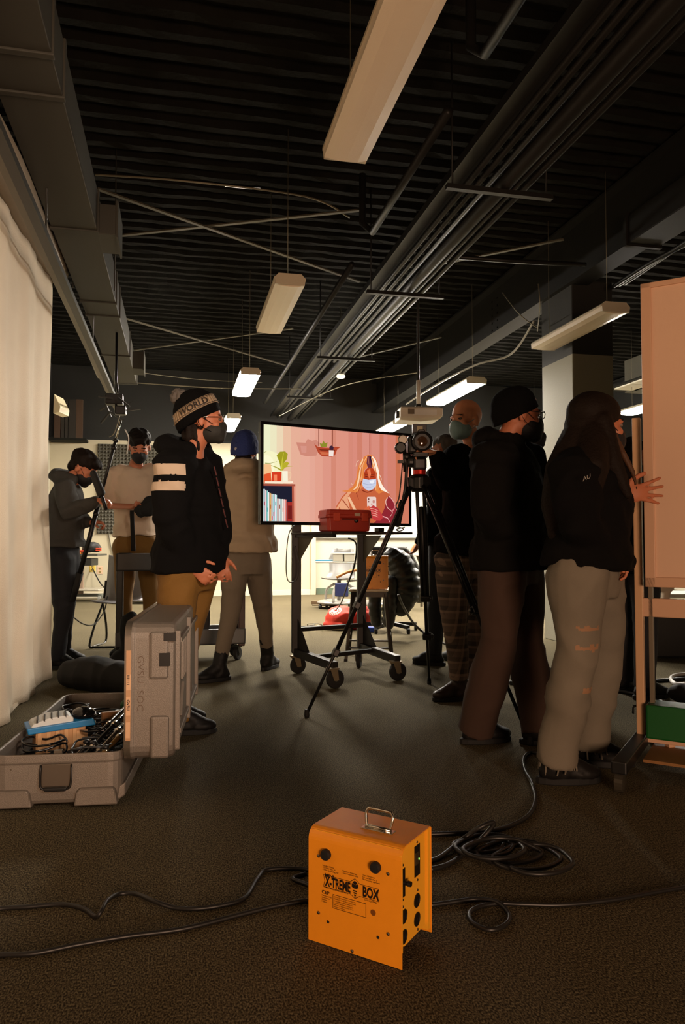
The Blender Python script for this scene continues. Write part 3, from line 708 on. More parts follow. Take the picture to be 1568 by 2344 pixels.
# contents of the case
t = thing('power_pack', 'battery-like pack with blue rim and ribbed pale top in the case', 'equipment', cl(-.34, .36, .1))
pd = (ex*.93+ey*.36).normalized(); pn = Zv.cross(pd); c = cl(-.33, .42, .15)
MB().box(c, (.20, .12, .12), pd, pn, Zv).build('body', mat('pack_tan', 'b98a5c', .5), t, bevel=.004)
for k in range(5): MB().box(c-pn*.062+pd*(-.085+k*.035), (.018, .006, .11), pd, pn, Zv).build('side_rib', mat('pack_rib', 'c99a6a', .5), t, bevel=.002)
MB().box(c-pn*.064+pd*.085, (.045, .006, .09), pd, pn, Zv).build('side_plate', mat('pack_plate', 'd0a070', .5), t)
mb = MB(); prof = [(-.13, .055), (-.12, .095), (-.02, .115), (.12, .125), (.14, .085), (.12, .062)]
mb.prism([c+pd*a+Zv*b-pn*.075 for a, b in [(-.13, .05), (-.135, .075), (.13, .09), (.14, .062)]], pn*.15); mb.build('blue_rim', mat('blue_plastic', '1473ad', .35), t, bevel=.004)
MB().prism([c+pd*x_+Zv*z_-pn*.06 for x_, z_ in ((-.12, .072), (-.11, .088), (-.05, .108), (.03, .112), (.05, .10), (.05, .078))], pn*.12).build('ribbed_top', mat('pale_plastic', 'c9cdcb', .3), t, bevel=.004)
for k in range(5): MB().bar(c+pd*(-.095+k*.028)+Zv*(.098+.004*min(k, 3))-pn*.06, c+pd*(-.085+k*.028)+Zv*(.100+.004*min(k, 3))+pn*.02, .007, .012).build('top_slot', BPLA, t)
MB().ell(c+pd*.10+Zv*.1, (.05, .06, .03), pd, pn, Zv).build('pouch', mat('gloss_black', '0e0e0e', .12), t)
GB = mat('gloss_black', '0e0e0e', .12)
RODM = mat('rod_gloss', '77706a', .16, .9)
for i, (a, b, r, m, lab) in enumerate([((-.16, .10, .16), (-.02, .72, .27), .011, GB, 'leftmost shiny black rod leaning out of the case'), ((-.12, .06, .16), (-.005, .60, .25), .012, RODM, 'shiny metal rod leaning between two others in the case'), ((-.09, .05, .17), (-.005, .45, .23), .010, mat('rod_brass', '7b6038', .35, .6), 'dull brass coloured bar nearest the lid in the case'), ((-.2, .16, .15), (-.06, .80, .25), .009, RODM, 'farther shiny rod beside the cable pile in the case')]):
    A_, B_ = cl(*a), cl(*b); t = thing('stand_rod', lab, 'rod', A_, 0, 'rods in the open case')
    MB().tube([A_, B_], r, 12).build('tube', m, t)
    for q in (.12, .45): p = A_.lerp(B_, q); MB().tube([p, A_.lerp(B_, q+.05)], r*1.35, 12).build('collar', CHR, t)
    MB().ell(A_.lerp(B_, .14)+Zv*.016, (.014, .014, .01)).build('knob', BPLA, t)
for k in range(9):
    rd = random.Random(k+20); P = []; hb_ = .125
    cx, cy = rd.uniform(-.40, -.10), .17+.09*k; R0 = rd.uniform(.06, .10)
    cx = min(max(cx, -.46+R0*1.25), -.03-R0*1.25)
    for i in range(26):
        a = i*.75; P.append(cl(cx+math.cos(a)*R0*rd.uniform(.85, 1.05), cy+math.sin(a)*R0*rd.uniform(.85, 1.3), hb_+.0030*i+rd.uniform(-.01, .012)))
    tag(MB().tube(smoothpath(P, 5), .0045, 7).build('cable_coil', GB if k % 2 else CAB), ['front left', 'front right', 'middle', 'middle left', 'middle right', 'rear left', 'rear', 'rear right', 'upper'][k]+' tangle of glossy black cable inside the silver case', 'cable', 'cable coils in the case')
tag(MB().box(cl(-.235, .57, .065), (.42, 1.04, .10), ex, ey, Zv).build('case_padding', mat('foam_black', '141312', .95)), 'black foam padding lying in the bottom of the silver case', 'padding')
t = thing('wood_block', 'small tan wooden block with screws among the case cables', 'block', cl(-.15, .62, .18))
MB().box(cl(-.14, .62, .19), (.1, .03, .06), pd, pn, Zv).build('block', mat('wood_tan', '8d6238', .6), t, bevel=.003)
for q in (-.03, .03): MB().lathe([(.005, 0), (.004, .003)], cl(-.14, .62, .19)+pd*q-pn*.015, -pn, 8).build('screw', STEEL, t)
tag(MB().ell(cl(-.10, .74, .22), (.028, .02, .03)).build('tape_roll', mat('green_dark', '0e4a1e', .5)), 'dark green round cap among the black cables in the case', 'cap')

# ------------------------------------------------------------------ television
TL = V(595, 1200, 5.07); TR = V(941, 1206, 5.68); TR.z = TL.z = (TL.z+TR.z)/2
tx_ = (TR-TL).normalized(); W = (TR-TL).length; H = .712; tn = Vector((tx_.y, -tx_.x, 0))   # tn points to the viewer
t = thing('television', 'large flat television on the rolling stand showing a masked woman', 'television', (TL+TR)/2, math.atan2(tx_.y, tx_.x))
BEZ = mat('bezel', '0c0a0a', .25)
cT = TL+tx_*W/2+Zv*H/2
MB().box(cT-tn*.02, (W, .035, H), tx_, tn, Zv).build('case', BEZ, t, bevel=.004)
bz = .022
for a, s_ in ((Zv*(H/2-bz/2), (W, .012, bz)), (-Zv*(H/2-bz/2), (W, .012, bz)), (tx_*(W/2-bz/2), (bz, .012, H-2*bz)), (-tx_*(W/2-bz/2), (bz, .012, H-2*bz))):
    MB().box(cT+a+tn*.002, s_, tx_, tn, Zv).build('bezel', BEZ, t, bevel=.002)
MB().box(cT-tn*.06, (W*.5, .06, H*.5), tx_, tn, Zv).build('back_cover', BPLA, t, bevel=.01)
sw, sh = W-2*bz, H-2*bz; s0 = TL+tx_*bz+Zv*bz+tn*.0
def SPt(x, y, k):
    u = (x-89)/1388; top = 152+120*u; v = (y-top)/(941-103*u)
    u = min(max(u, 0), 1); v = min(max(v, 0), 1)
    return s0+tx_*sw*u+Zv*sh*(1-v)+tn*(.0005+k*.00012)
scr = MB(); cols = []
def scol(h):
    if h not in cols: cols.append(h)
    return cols.index(h)
lay = [0]
def sp(h, pts):
    lay[0] += 1; scr.m = scol(h); P = [SPt(x, y, lay[0]) for x, y in pts]; scr.add(P, [tuple(range(len(P)))])
def rectp(h, x0, y0, x1, y1): sp(h, [(x0, y0), (x1, y0), (x1, y1), (x0, y1)])
def ov(h, cx, cy, rx, ry, n=18): sp(h, [(cx+rx*math.cos(2*PI*k/n), cy+ry*math.sin(2*PI*k/n)) for k in range(n)])
def stroke(h, pts, w0, w1=None):
    P = smoothpath([(a, b, 0) for a, b in pts], 5); n = len(P); w1 = w0 if w1 is None else w1; L_ = []; R__ = []
    for i in range(n):
        d = (P[min(i+1, n-1)]-P[max(i-1, 0)]).normalized(); w_ = (w0+(w1-w0)*i/(n-1))/2; nn = Vector((-d.y, d.x, 0))
        L_.append(P[i]+nn*w_); R__.append(P[i]-nn*w_)
    sp(h, [(p.x, p.y) for p in L_+R__[::-1]])
# background wall with vertical gradient bands of the filmed set
bands = [(89, 'eef0c8'), (150, 'ece6c0'), (205, 'ecd6b4'), (262, 'e9bea0'), (330, 'e6ae96'), (420, 'e6ab97'), (500, 'e4a693'), (550, 'e2a08c'), (620, 'dd9684'), (700, 'd58873'), (745, 'dd9380'), (865, 'd68876'), (905, 'd98b7b'), (950, 'd07f6a'), (1000, 'd98f80'), (1075, 'd28271'), (1090, 'd88c7c'), (1175, 'cd7963'), (1215, 'd6877a'), (1255, 'd5816e'), (1340, 'c9704f'), (1385, 'd07c62'), (1477, 'd07c62')]
for (a, h), (b, _) in zip(bands[:-1], bands[1:]): sp(h, [(a, 140), (b, 140), (b, 1130), (a, 1130)])
# brightness near the lamp on the shelf
ov('f6f3c4', 140, 560, 120, 150); ov('fbf8d0', 115, 560, 70, 110)
# hanging basket shadow and basket
sp('cf8876', [(375, 325), (460, 330), (480, 290), (520, 310), (560, 300), (590, 340), (560, 455), (470, 462), (415, 445)])
sp('d69384', [(415, 360), (470, 362), (468, 430), (425, 425)])
stroke('7d3424', [(580, 190), (580, 360)], 5); stroke('7d3424', [(712, 205), (712, 372)], 5); stroke('b05f4c', [(1072, 240), (1072, 440)], 5)
sp('8c8a2a', [(600, 370), (590, 330), (612, 340), (625, 308), (640, 335), (665, 325), (655, 372)])
sp('b3442a', [(540, 335), (570, 368), (620, 375), (700, 380), (745, 368), (785, 372), (755, 395), (735, 450), (700, 466), (610, 460), (575, 425)])
sp('7a2a18', [(575, 385), (610, 392), (735, 398), (735, 410), (600, 405)]); sp('cf6a45', [(590, 415), (680, 425), (675, 450), (610, 448)])
sp('f3e3da', [(676, 402), (722, 404), (718, 462), (676, 460)]); sp('3a2036', [(680, 368), (700, 355), (722, 372), (716, 400), (682, 396)])
# shelf, books, plant
sp('171a2e', [(89, 745), (345, 748), (345, 1095), (89, 1095)])
sp('a6503e', [(89, 725), (368, 732), (368, 752), (89, 748)]); sp('b55a44', [(338, 750), (372, 752), (376, 1095), (342, 1095)]); sp('e8a08a', [(356, 752), (372, 752), (376, 1095), (360, 1095)])
bk = [(89, 780, 'd9edf0'), (104, 788, 'f4d0d4'), (118, 796, '8fd3d0'), (130, 812, 'f0ece8'), (142, 820, 'e7b16a'), (158, 826, 'f5eae6'), (172, 828, 'a8dfe0'), (186, 832, 'e9e9f2'), (198, 836, 'c0e8e4'), (208, 872, 'f3c8c2'), (222, 874, 'ecf1ee'), (236, 876, 'cfe9e6'), (250, 876, 'f6efe2'), (264, 878, 'f2cdc8'), (278, 880, 'e88a80'), (291, 880, None)]
for (a, y, h), (b, _, _) in zip(bk[:-1], bk[1:]): rectp(h, a, y, b-2.5, 1090)
for a, y, h in ((93, 900, 'b04a60'), (121, 960, '4ba0a5'), (146, 930, 'c97a30'), (175, 1000, 'd85a70'), (226, 930, '9c5040'), (255, 960, 'd88070'), (190, 900, '50a8b0'), (163, 1040, 'e07888')): rectp(h, a, y, a+9, y+40)
rectp('a82c26', 296, 905, 338, 1090); rectp('701a18', 302, 940, 336, 1070)
sp('f6c08a', [(89, 540), (150, 540), (158, 600), (150, 720), (89, 720)]); sp('e2552a', [(89, 640), (150, 620), (160, 722), (89, 722)])
sp('d63a1e', [(158, 615), (245, 612), (242, 720), (162, 722)]); sp('f2855a', [(175, 640), (205, 640), (205, 700), (178, 700)]); sp('f9f1d8', [(250, 605), (298, 605), (300, 722), (255, 722)])
stroke('f3c9a4', [(300, 615), (325, 625), (322, 670), (300, 690)], 7); rectp('fbe9d0', 100, 705, 345, 722)
sp('9f9a1e', [(240, 600), (225, 520), (200, 455), (230, 418), (275, 415), (298, 440), (290, 490), (262, 530), (252, 598)]); stroke('cfc73e', [(245, 590), (250, 500), (262, 430)], 12, 3)
stroke('a39c28', [(245, 600), (200, 572), (150, 550)], 16, 3); stroke('b4ac30', [(245, 600), (280, 565), (340, 558)], 14, 3); sp('b9ae2c', [(250, 590), (258, 530), (290, 512), (312, 530), (290, 560)]); stroke('8f8a20', [(100, 530), (150, 530), (205, 512)], 7, 2); stroke('8f8a20', [(89, 430), (115, 412)], 5, 2)
# woman
sp('c8623c', [(735, 1000), (745, 940), (800, 850), (850, 800), (930, 770), (1010, 760), (1150, 765), (1220, 790), (1270, 830), (1310, 900), (1360, 1040), (1370, 1115), (735, 1100)])
sp('8e2530', [(1240, 870), (1262, 845), (1300, 880), (1335, 960), (1365, 1050), (1370, 1115), (1110, 1110), (1180, 1040), (1220, 960)])
sp('e9a47c', [(745, 960), (800, 870), (860, 800), (900, 790), (850, 860), (880, 1000), (800, 1000), (770, 950), (760, 1000), (740, 1000)])
sp('f2bf95', [(850, 860), (870, 850), (950, 1005), (920, 1005)]); stroke('9c3e26', [(800, 880), (860, 960), (890, 1010)], 10, 3); stroke('9c3e26', [(930, 800), (960, 880)], 10, 3)
stroke('f4c6b8', [(1250, 860), (1230, 900), (1250, 960), (1300, 1000), (1270, 1050)], 8, 3); stroke('f0b8b0', [(1262, 845), (1310, 900), (1350, 1010)], 8, 3); stroke('efb0b0', [(1190, 1040), (1250, 1060), (1270, 1100)], 12, 4); stroke('d88080', [(1290, 1000), (1320, 960), (1325, 920)], 14, 4)
sp('e3823f', [(1015, 465), (975, 510), (950, 580), (935, 680), (905, 750), (850, 790), (790, 797), (830, 805), (900, 805), (930, 815), (980, 780), (1010, 720), (1010, 600), (1050, 560), (1090, 560), (1130, 600), (1140, 700), (1120, 790), (1160, 825), (1210, 800), (1200, 740), (1175, 690), (1165, 600), (1140, 510), (1110, 460), (1060, 445)])
sp('f8cfa4', [(1000, 480), (970, 540), (960, 640), (935, 750), (900, 790), (950, 770), (975, 700), (985, 600), (1010, 520)]); sp('ffeedd', [(1090, 455), (1130, 500), (1160, 600), (1165, 680), (1200, 750), (1260, 820), (1190, 790), (1150, 740), (1140, 640), (1110, 560), (1100, 510)])
sp('6e2f3c', [(1045, 462), (1062, 455), (1080, 464), (1096, 520), (1090, 575), (1050, 572), (1036, 530)]); stroke('c88a6a', [(1052, 470), (1060, 540)], 5, 2); stroke('2b1030', [(1075, 465), (1085, 550)], 14, 6)
for h_, P_ in (('c9602c', [(1030, 475), (990, 560), (975, 660), (950, 760), (900, 800)]), ('f3b27a', [(1040, 465), (1000, 540), (990, 640), (970, 740), (940, 800)]), ('d9743a', [(1020, 480), (965, 590), (945, 690), (880, 780)]), ('fff0dd', [(1100, 470), (1140, 560), (1155, 660), (1180, 740), (1230, 800)]), ('e58a4e', [(1095, 480), (1125, 580), (1140, 680), (1150, 760), (1140, 815)]), ('f6c48e', [(1085, 475), (1115, 600), (1128, 700), (1130, 790)]), ('c4572a', [(1135, 620), (1150, 720), (1175, 800)]), ('a8421f', [(985, 700), (960, 790), (940, 812)])): stroke(h_, P_, 9, 4)
stroke('fbe0bf', [(960, 500), (940, 520), (930, 560)], 4, 2); stroke('fff2e0', [(1165, 640), (1185, 680), (1180, 700)], 4, 2); stroke('f9ddb8', [(900, 740), (880, 720)], 4, 2)
sp('b53d1c', [(1025, 590), (1060, 570), (1100, 580), (1128, 620), (1132, 700), (1060, 700), (1005, 690), (1010, 630)]); sp('e0744a', [(1040, 600), (1070, 580), (1080, 640), (1060, 680), (1050, 640)])
stroke('4d140e', [(1022, 655), (1050, 660)], 7, 4); stroke('4d140e', [(1075, 660), (1110, 658)], 7, 4); stroke('5f1c12', [(1018, 635), (1050, 640)], 5, 3); stroke('5f1c12', [(1078, 640), (1115, 636)], 5, 3)
sp('c9d0e6', [(1000, 678), (1055, 690), (1130, 680), (1132, 740), (1100, 780), (1055, 795), (1015, 775), (990, 735)]); sp('eef0f8', [(1060, 700), (1115, 690), (1100, 730), (1070, 720)]); stroke('a4abc8', [(1000, 725), (1060, 735), (1125, 722)], 5, 3); stroke('a4abc8', [(1010, 755), (1060, 765), (1110, 750)], 4, 2)
stroke('8c3018', [(990, 790), (1040, 810), (1100, 790)], 12, 8)
sp('e8cfc6', [(1045, 853), (1120, 853), (1130, 862), (1132, 950), (1040, 950), (1038, 862)]); ov('7c4a46', 1055, 875, 7, 9); ov('7c4a46', 1055, 900, 6, 8); ov('c98a80', 1105, 900, 12, 16); ov('d8a49a', 1085, 925, 9, 9)
sp('d9673f', [(990, 1005), (1010, 970), (1050, 940), (1075, 950), (1070, 1000), (1040, 1015)]); sp('c23a3c', [(1060, 960), (1100, 935), (1145, 960), (1180, 1010), (1200, 1050), (1170, 1085), (1110, 1080), (1070, 1040)])
for k in range(4): stroke('eba08f', [(1070+k*8, 965+k*22), (1110+k*6, 972+k*22), (1150, 990+k*20)], 9, 4)
scm = [mat('screen_'+h, h, .3, emit=1.0, spec=.3) for h in cols]
for m in scm: m.node_tree.nodes['Principled BSDF'].inputs['Base Color'].default_value = (.01, .01, .01, 1)
scr.build('screen', scm, t)

# ------------------------------------------------------------------ rolling stand of the television
t = thing('television_stand', 'black steel rolling stand with gusset plates under the television', 'stand', (1.2, 5.4, 0))
STD = mat('stand_black', '1b1917', .5, .2)
pL = Vector((.885, 5.60, 0)); pR = Vector((1.44, 5.78, 0)); fL = Vector((1.06, 5.00, 0)); fR = Vector((1.56, 5.18, 0))
for p in (pL, pR):
    MB().bar(p+Zv*.16, p+Zv*1.30, .07, .045).build('post', STD, t, bevel=.004)
xd = (pR-pL).normalized(); fd = (fL-pL).normalized()
for p, q in ((pL, fL), (pR, fR)):
    MB().bar(p+Zv*.165, q+Zv*.150, .05, .06).build('base_rail', STD, t, bevel=.004)
    MB().prism([p+Zv*.18+fd*.02, p+Zv*.42+fd*.02, p+Zv*.19+fd*.22], xd*.006).build('gusset', STD, t)
    MB().prism([p+Zv*1.05+fd*.03, p+Zv*1.05+fd*.30, p+Zv*.84+fd*.03], xd*.006).build('gusset', mat('gusset_grey', '5b5648', .5, .3), t)
MB().bar(pL+Zv*.335, pR+Zv*.335, .05, .03).build('cross_rail', STD, t, bevel=.003)
MB().bar(pL.lerp(fL, .45)+Zv*.165, pR.lerp(fR, .35)+Zv*.165, .045, .03).build('cross_rail', STD, t, bevel=.003)
mid = (pL+pR)/2
MB().box(mid+fd*.33+Zv*1.062, (.68, .66, .016), xd, fd, Zv).build('shelf', mat('shelf_dark', '2e211a', .45), t, bevel=.003)
MB().box(mid+fd*.33+Zv*1.045-xd*.3, (.03, .6, .03), xd, fd, Zv).build('shelf_rail', STD, t)
MB().bar(pL+Zv*1.28, pR+Zv*1.28, .05, .03).build('mount_rail', STD, t)
MB().bar(pL.lerp(pR, .5)+Zv*1.28, cT-tn*.09+Zv*(-.02), .05).build('mount_arm', STD, t)
MB().box(cT-tn*.10, (.4, .03, .3), tx_, tn, Zv).build('mount_plate', STD, t)
def caster(p, r, th, par, m=STD, hm=None):
    c = Vector(p)+Zv*r; d = dirv(th); ax = Zv.cross(d)
    w_ = MB().lathe([(r*.55, -.018), (r*.92, -.016), (r, -.010), (r, .010), (r*.92, .016), (r*.55, .018)], c, ax, 24).build('caster_wheel', RUB, par)
    MB().lathe([(r*.25, -.021), (r*.25, .021)], c, ax, 12).build('hub', STEEL, w_)
    for s_ in (-1, 1):
        MB().prism([c+ax*s_*.024+d*.5*r*.5-Zv*r*.15, c+ax*s_*.024-d*.3*r-Zv*r*.15, c+ax*s_*.024-d*.75*r+Zv*r*1.05, c+ax*s_*.024+d*r*.1+Zv*r*1.05], ax*.003*s_).build('fork', hm or mat('fork', '8f8068', .4, .6), w_)
    MB().box(c+Zv*(r*1.08)-d*.3*r, (.07, .07, .012), d, ax, Zv).build('top_plate', hm or mat('fork', '8f8068', .4, .6), w_)
caster(pL+Vector((.02, .03, 0)), .063, 60, t); caster(fL, .066, 60, t); caster(pR+Vector((-.02, .0, 0)), .063, 10, t); caster(fR, .066, 65, t)
# red case on the shelf
rc = mid+fd*.50+Zv*1.072-xd*.15
rcx = (xd*.985+fd*.17).normalized(); rcy = Zv.cross(rcx)
RED = mat('red_case', 'a8301f', .4); RED2 = mat('red_case_side', 'c6442a', .4)
t = thing('red_case', 'small red hard case on the shelf in front of the television', 'case', rc)
mb = MB(); 
for z0, z1, w_, d_ in ((0, .095, .33, .22),):
    mb.rings([[rc+rcx*(a*w_/2*s)+rcy*(b*d_/2*s)+Zv*z for a, b in ((-1, -.85), (-.9, -1), (.9, -1), (1, -.85), (1, .85), (.9, 1), (-.9, 1), (-1, .85))] for z, s in ((0, .93), (.01, .96), (z1, 1))], smooth=False)
mb.build('base', RED, t, bevel=.004)
MB().rings([[rc+rcx*(a*.35/2*s)+rcy*(b*.24/2*s)+Zv*z for a, b in ((-1, -.85), (-.9, -1), (.9, -1), (1, -.85), (1, .85), (.9, 1), (-.9, 1), (-1, .85))] for z, s in ((.095, 1), (.115, 1), (.118, .97), (.145, .955), (.152, .92))], smooth=False).build('lid', RED, t, bevel=.004)
for a in (-.10, .11): MB().box(rc+rcx*a-rcy*.116+Zv*.10, (.05, .02, .06), rcx, rcy, Zv).build('latch', RED2, t, bevel=.004)
MB().box(rc+rcx*.055-rcy*.121+Zv*.118, (.042, .003, .02), rcx, rcy, Zv).build('label_plate', mat('plate', 'b9a08c', .4), t)
MB().ell(rc+rcx*.05-rcy*.11+Zv*.075, (.016, .01, .016), rcx, rcy, Zv).build('pressure_valve', BPLA, t)
MB().box(rc+rcx*.0-rcy*.122+Zv*.085, (.12, .012, .012), rcx, rcy, Zv).build('handle', mat('dk_red', '6b1c14', .4), t, bevel=.003)
t = thing('small_lamp_base', 'tiny dark box with a pale object beside the red case', 'gadget', rc+xd*.42)
MB().box(rc+xd*.30+Zv*.015, (.05, .06, .03), xd, fd, Zv).build('box', BPLA, t, bevel=.003)
MB().tube([rc+xd*.40+Zv*.0, rc+xd*.40+Zv*.03], [.02, .012], 10).build('bulb', mat('bulb', 'e9c58a', .3), t)
wire([pL+Zv*1.15+fd*.05, V(662, 1220, 5.5), V(655, 1290, 5.5), V(660, 1330, 5.5), V(680, 1325, 5.5), V(684, 1290, 5.5), V(676, 1250, 5.5)], .004, 'thin cord looping beside the left post of the television stand', BPLA, 'cord', 'cord')
wire([V(798, 1232, 5.5), V(815, 1245, 5.6), V(812, 1290, 5.7), V(795, 1340, 5.9), V(782, 1378, 6.6), V(770, 1395, 7.2)], .006, 'cord hanging from the shelf down by the right stand post', BPLA, 'cord', 'cord')
wire([V(926, 1207, 5.5), V(908, 1212, 5.4), V(915, 1216, 5.4), V(922, 1210, 5.45), V(890, 1200, 5.5)], .004, 'small cable loop below the right corner of the television', BPLA, 'cord', 'cord')

# ------------------------------------------------------------------ tripod with camera
apx = Vector((1.40, 4.19, 1.345))
t = thing('camera_tripod', 'tall black video tripod in front of the television', 'tripod', (apx.x, apx.y, 0))
feet = [Vector((.73, 4.22, 0)), Vector((1.735, 5.0, 0)), Vector((1.70, 3.40, 0))]
MB().lathe([(.045, -.05), (.06, -.03), (.06, .03), (.05, .05)], apx, (0, 0, 1), 16).build('crown', BMET, t)
for i, f0 in enumerate(feet):
    d = f0-apx; s_ = d.cross(Zv).normalized(); a = apx+Vector((d.x, d.y, 0)).normalized()*.05
    up = MB()
    for q in (-1, 1): up.tube([a+s_*.022*q, a.lerp(f0, .52)+s_*.018*q], .011, 10)
    lg = up.build('leg', BMET, t)
    MB().tube([a.lerp(f0, .1), a.lerp(f0, .72)], .0125, 10).build('middle_tube', BMET, lg)
    MB().tube([a.lerp(f0, .6), f0+Zv*.02], .0095, 10).build('lower_tube', BMET, lg)
    for q in (.53, .73):
        p = a.lerp(f0, q); MB().box(p, (.06, .035, .045), s_, d.normalized().cross(s_), d.normalized()).build('leg_lock', BPLA, lg, bevel=.006)
        MB().ell(p+s_*.035, (.014, .012, .016)).build('lock_knob', BPLA, lg)
    MB().lathe([(.013, .0), (.016, .01), (.013, .045)], f0, (0, 0, 1), 12).build('rubber_foot', RUB, lg)
    MB().box(a, (.07, .04, .06), s_, d.normalized().cross(s_), Zv).build('hinge', BMET, lg, bevel=.006)
hz = apx+Zv*.03
MB().tube([hz, hz+Zv*.02], .035, 14).build('bowl', BPLA, t)
MB().lathe([(.036, 0), (.038, .004), (.038, .028), (.034, .032)], hz+Zv*.02, (0, 0, 1), 20).build('red_collar', mat('anod_red', 'c0281a', .25, .6), t, label='red anodised ring of the tripod head')
MB().box(hz+Zv*.085, (.08, .08, .075), Rv, Fh, Zv).build('fluid_head', BPLA, t, bevel=.014)
MB().lathe([(.035, 0), (.035, .02), (.028, .03)], hz+Zv*.10-Rv*.04, -Rv, 16).build('side_knob', BPLA, t)
MB().box(hz+Zv*.13, (.09, .13, .018), Rv, Fh, Zv).build('quick_plate', BMET, t, bevel=.004)
MB().tube(smoothpath([hz+Zv*.13-Rv*.06, hz+Zv*.08-Rv*.075, hz-Zv*.06-Rv*.085, hz-Zv*.2-Rv*.115], 4), .010, 10).build('pan_handle', BMET, t)
MB().tube([hz-Zv*.13-Rv*.10, hz-Zv*.28-Rv*.13], .017, 10).build('handle_grip', RUB, t)
MB().ell(hz+Zv*.13-Rv*.075, (.025, .02, .025)).build('clamp_knob', BPLA, t)
wire([hz+Zv*.1-Rv*.1, hz-Zv*.1-Rv*.12, hz-Zv*.16-Rv*.14, hz-Zv*.18-Rv*.13, hz-Zv*.14-Rv*.12], .004, 'short cord hooked beside the tripod pan handle', BPLA, 'cord', 'cord')
cc = hz+Zv*.20
cv = (Rv*.05-Fh*1).normalized(); cs = Zv.cross(cv)
t = thing('video_camera', 'black video camera on the tripod with its lens towards us', 'camera', cc)
MB().box(cc-cv*.06-Rv*.01, (.12, .16, .11), cs, cv, Zv).build('body', BPLA, t, bevel=.015)
MB().lathe([(.048, 0), (.052, .02), (.054, .05), (.058, .055), (.058, .075), (.05, .08), (.045, .06)], cc+cv*.02+Rv*.005+Zv*.01, cv, 26).build('lens', BPLA, t)
MB().ell(cc+cv*.075+Rv*.005+Zv*.01, (.036, .036, .01), cs, Zv, cv).build('lens_glass', mat('lens_glass', '4a3424', .06, .2, coat=1), t, label='brownish glass front of the lens')
MB().box(cc+Zv*.07+Rv*.01, (.04, .05, .04), cs, cv, Zv).build('hot_shoe', BPLA, t, bevel=.006)
MB().box(cc+Zv*.095+Rv*.0, (.085, .03, .055), cs, cv, Zv).build('monitor', BPLA, t, bevel=.003)
MB().box(cc+Zv*.095+Rv*.0+cv*.016, (.034, .003, .026), cs, cv, Zv).build('monitor_label', mat('mon_label', '8f8460', .4), t)
MB().lathe([(.028, 0), (.03, .01), (.024, .018)], cc-Rv*.10+Zv*.03, cv, 14).build('follow_focus', mat('ff', '9a948a', .3, .6), t)
MB().lathe([(.034, 0), (.034, .03), (.026, .036)], cc-Rv*.115-Zv*.02, cv, 16).build('focus_wheel', BPLA, t)
MB().tube([cc-Rv*.09, cc-Rv*.085-Zv*.16], .012, 8).build('bracket_arm', BMET, t)
MB().box(cc-Rv*.105-Zv*.10, (.05, .02, .018), Rv, Fh, Zv).build('clamp', BMET, t)
MB().box(cc-Zv*.06, (.09, .14, .02), cs, cv, Zv).build('base_plate', BMET, t, bevel=.004)

# ------------------------------------------------------------------ board on rolling frame at right
n0 = V(1478, 1343, 3.35); bu = Vector((.72, -.69, 0)).normalized(); bn = Vector((-bu.y, bu.x, 0))*-1       # bn faces us
bn = Vector((bu.y, -bu.x, 0)) if Vector((bu.y, -bu.x, 0)).dot(n0) < 0 else Vector((-bu.y, bu.x, 0))
zb = n0.z; ztp = 1+(1240-643)/1700*3.35
t = thing('rolling_board', 'large pale board on a rolling frame cut by the right edge', 'board', (n0.x, n0.y, 0))
BRD = mat('board_face', 'dcb698', .6, bump=.05, bs=200); BRF = mat('board_frame', 'cfa585', .5)
Lb = 1.3; pc_ = n0+bu*Lb/2; pc_.z = (zb+ztp)/2
MB().box(pc_-bn*.01, (Lb, .03, ztp-zb), bu, bn, Zv).build('panel', BRD, t, bevel=.004)
for a, s_ in ((-bu*(Lb/2-.022), (.044, .014, ztp-zb)), (Zv*((ztp-zb)/2-.012), (Lb, .014, .024)), (-Zv*((ztp-zb)/2-.022), (Lb, .014, .044))):
    MB().box(pc_+a+bn*.008, s_, bu, bn, Zv).build('panel_frame', BRF, t, bevel=.003)
ps = V(1464, 1400, 3.42); ps = Vector((ps.x, ps.y, 0))
pz = 1+(1240-955)/1700*3.42
MB().bar(ps+Zv*.12, ps+Zv*pz, .04, .035, hint=bu).build('post', mat('post_beige', 'c9a078', .5), t, bevel=.003)
MB().bar(ps+Zv*.25+bu*.05, ps+Zv*(pz-.03)+bu*.05, .03, .02, hint=bu).build('rear_post', mat('post_grey', '6d6250', .5), t, bevel=.002)
MB().box(ps+bu*.65+Zv*.70, (1.3, .03, .085), bu, bn, Zv).build('upper_rail', BRF, t, bevel=.004)
MB().box(ps+bu*.66+Zv*.195, (1.26, .14, .15), bu, bn, Zv).build('green_tray', mat('green_tray', '0a5420', .45), t, bevel=.008, label='dark green tray low on the frame')
MB().box(ps+bu*.66+Zv*.105, (1.3, .04, .025), bu, bn, Zv).build('lower_rail', BRF, t, bevel=.003)
for q in (.12, .6): MB().bar(ps+bu*q+Zv*.10, ps+bu*q+Zv*.06, .03).build('rail_foot', BRF, t)
MB().tube(smoothpath([ps-bu*.0+Zv*.24, ps-bu*.03+Zv*.245, ps-bu*.035+Zv*.21], 3), .005, 6).build('hook', BMET, t)
for q in (0, .95):
    c = ps+bu*q
    MB().bar(c-bn*.35+Zv*.10, c+bn*.52+Zv*.10, .06, .05).build('foot_bar', BPLA, t, bevel=.006)
    for s_ in (-.32, .50):
        cw = c+bn*s_
        MB().lathe([(.02, -.02), (.04, -.016), (.04, .016), (.02, .02)], cw+Zv*.04, bu, 18).build('caster', mat('caster_clear', '3a362e', .2), t)
MB().box(ps+bu*.5+bn*.1+Zv*.075, (.9, .34, .012), bu, bn, Zv).build('base_board', mat('base_tan', '8a5f30', .6), t)

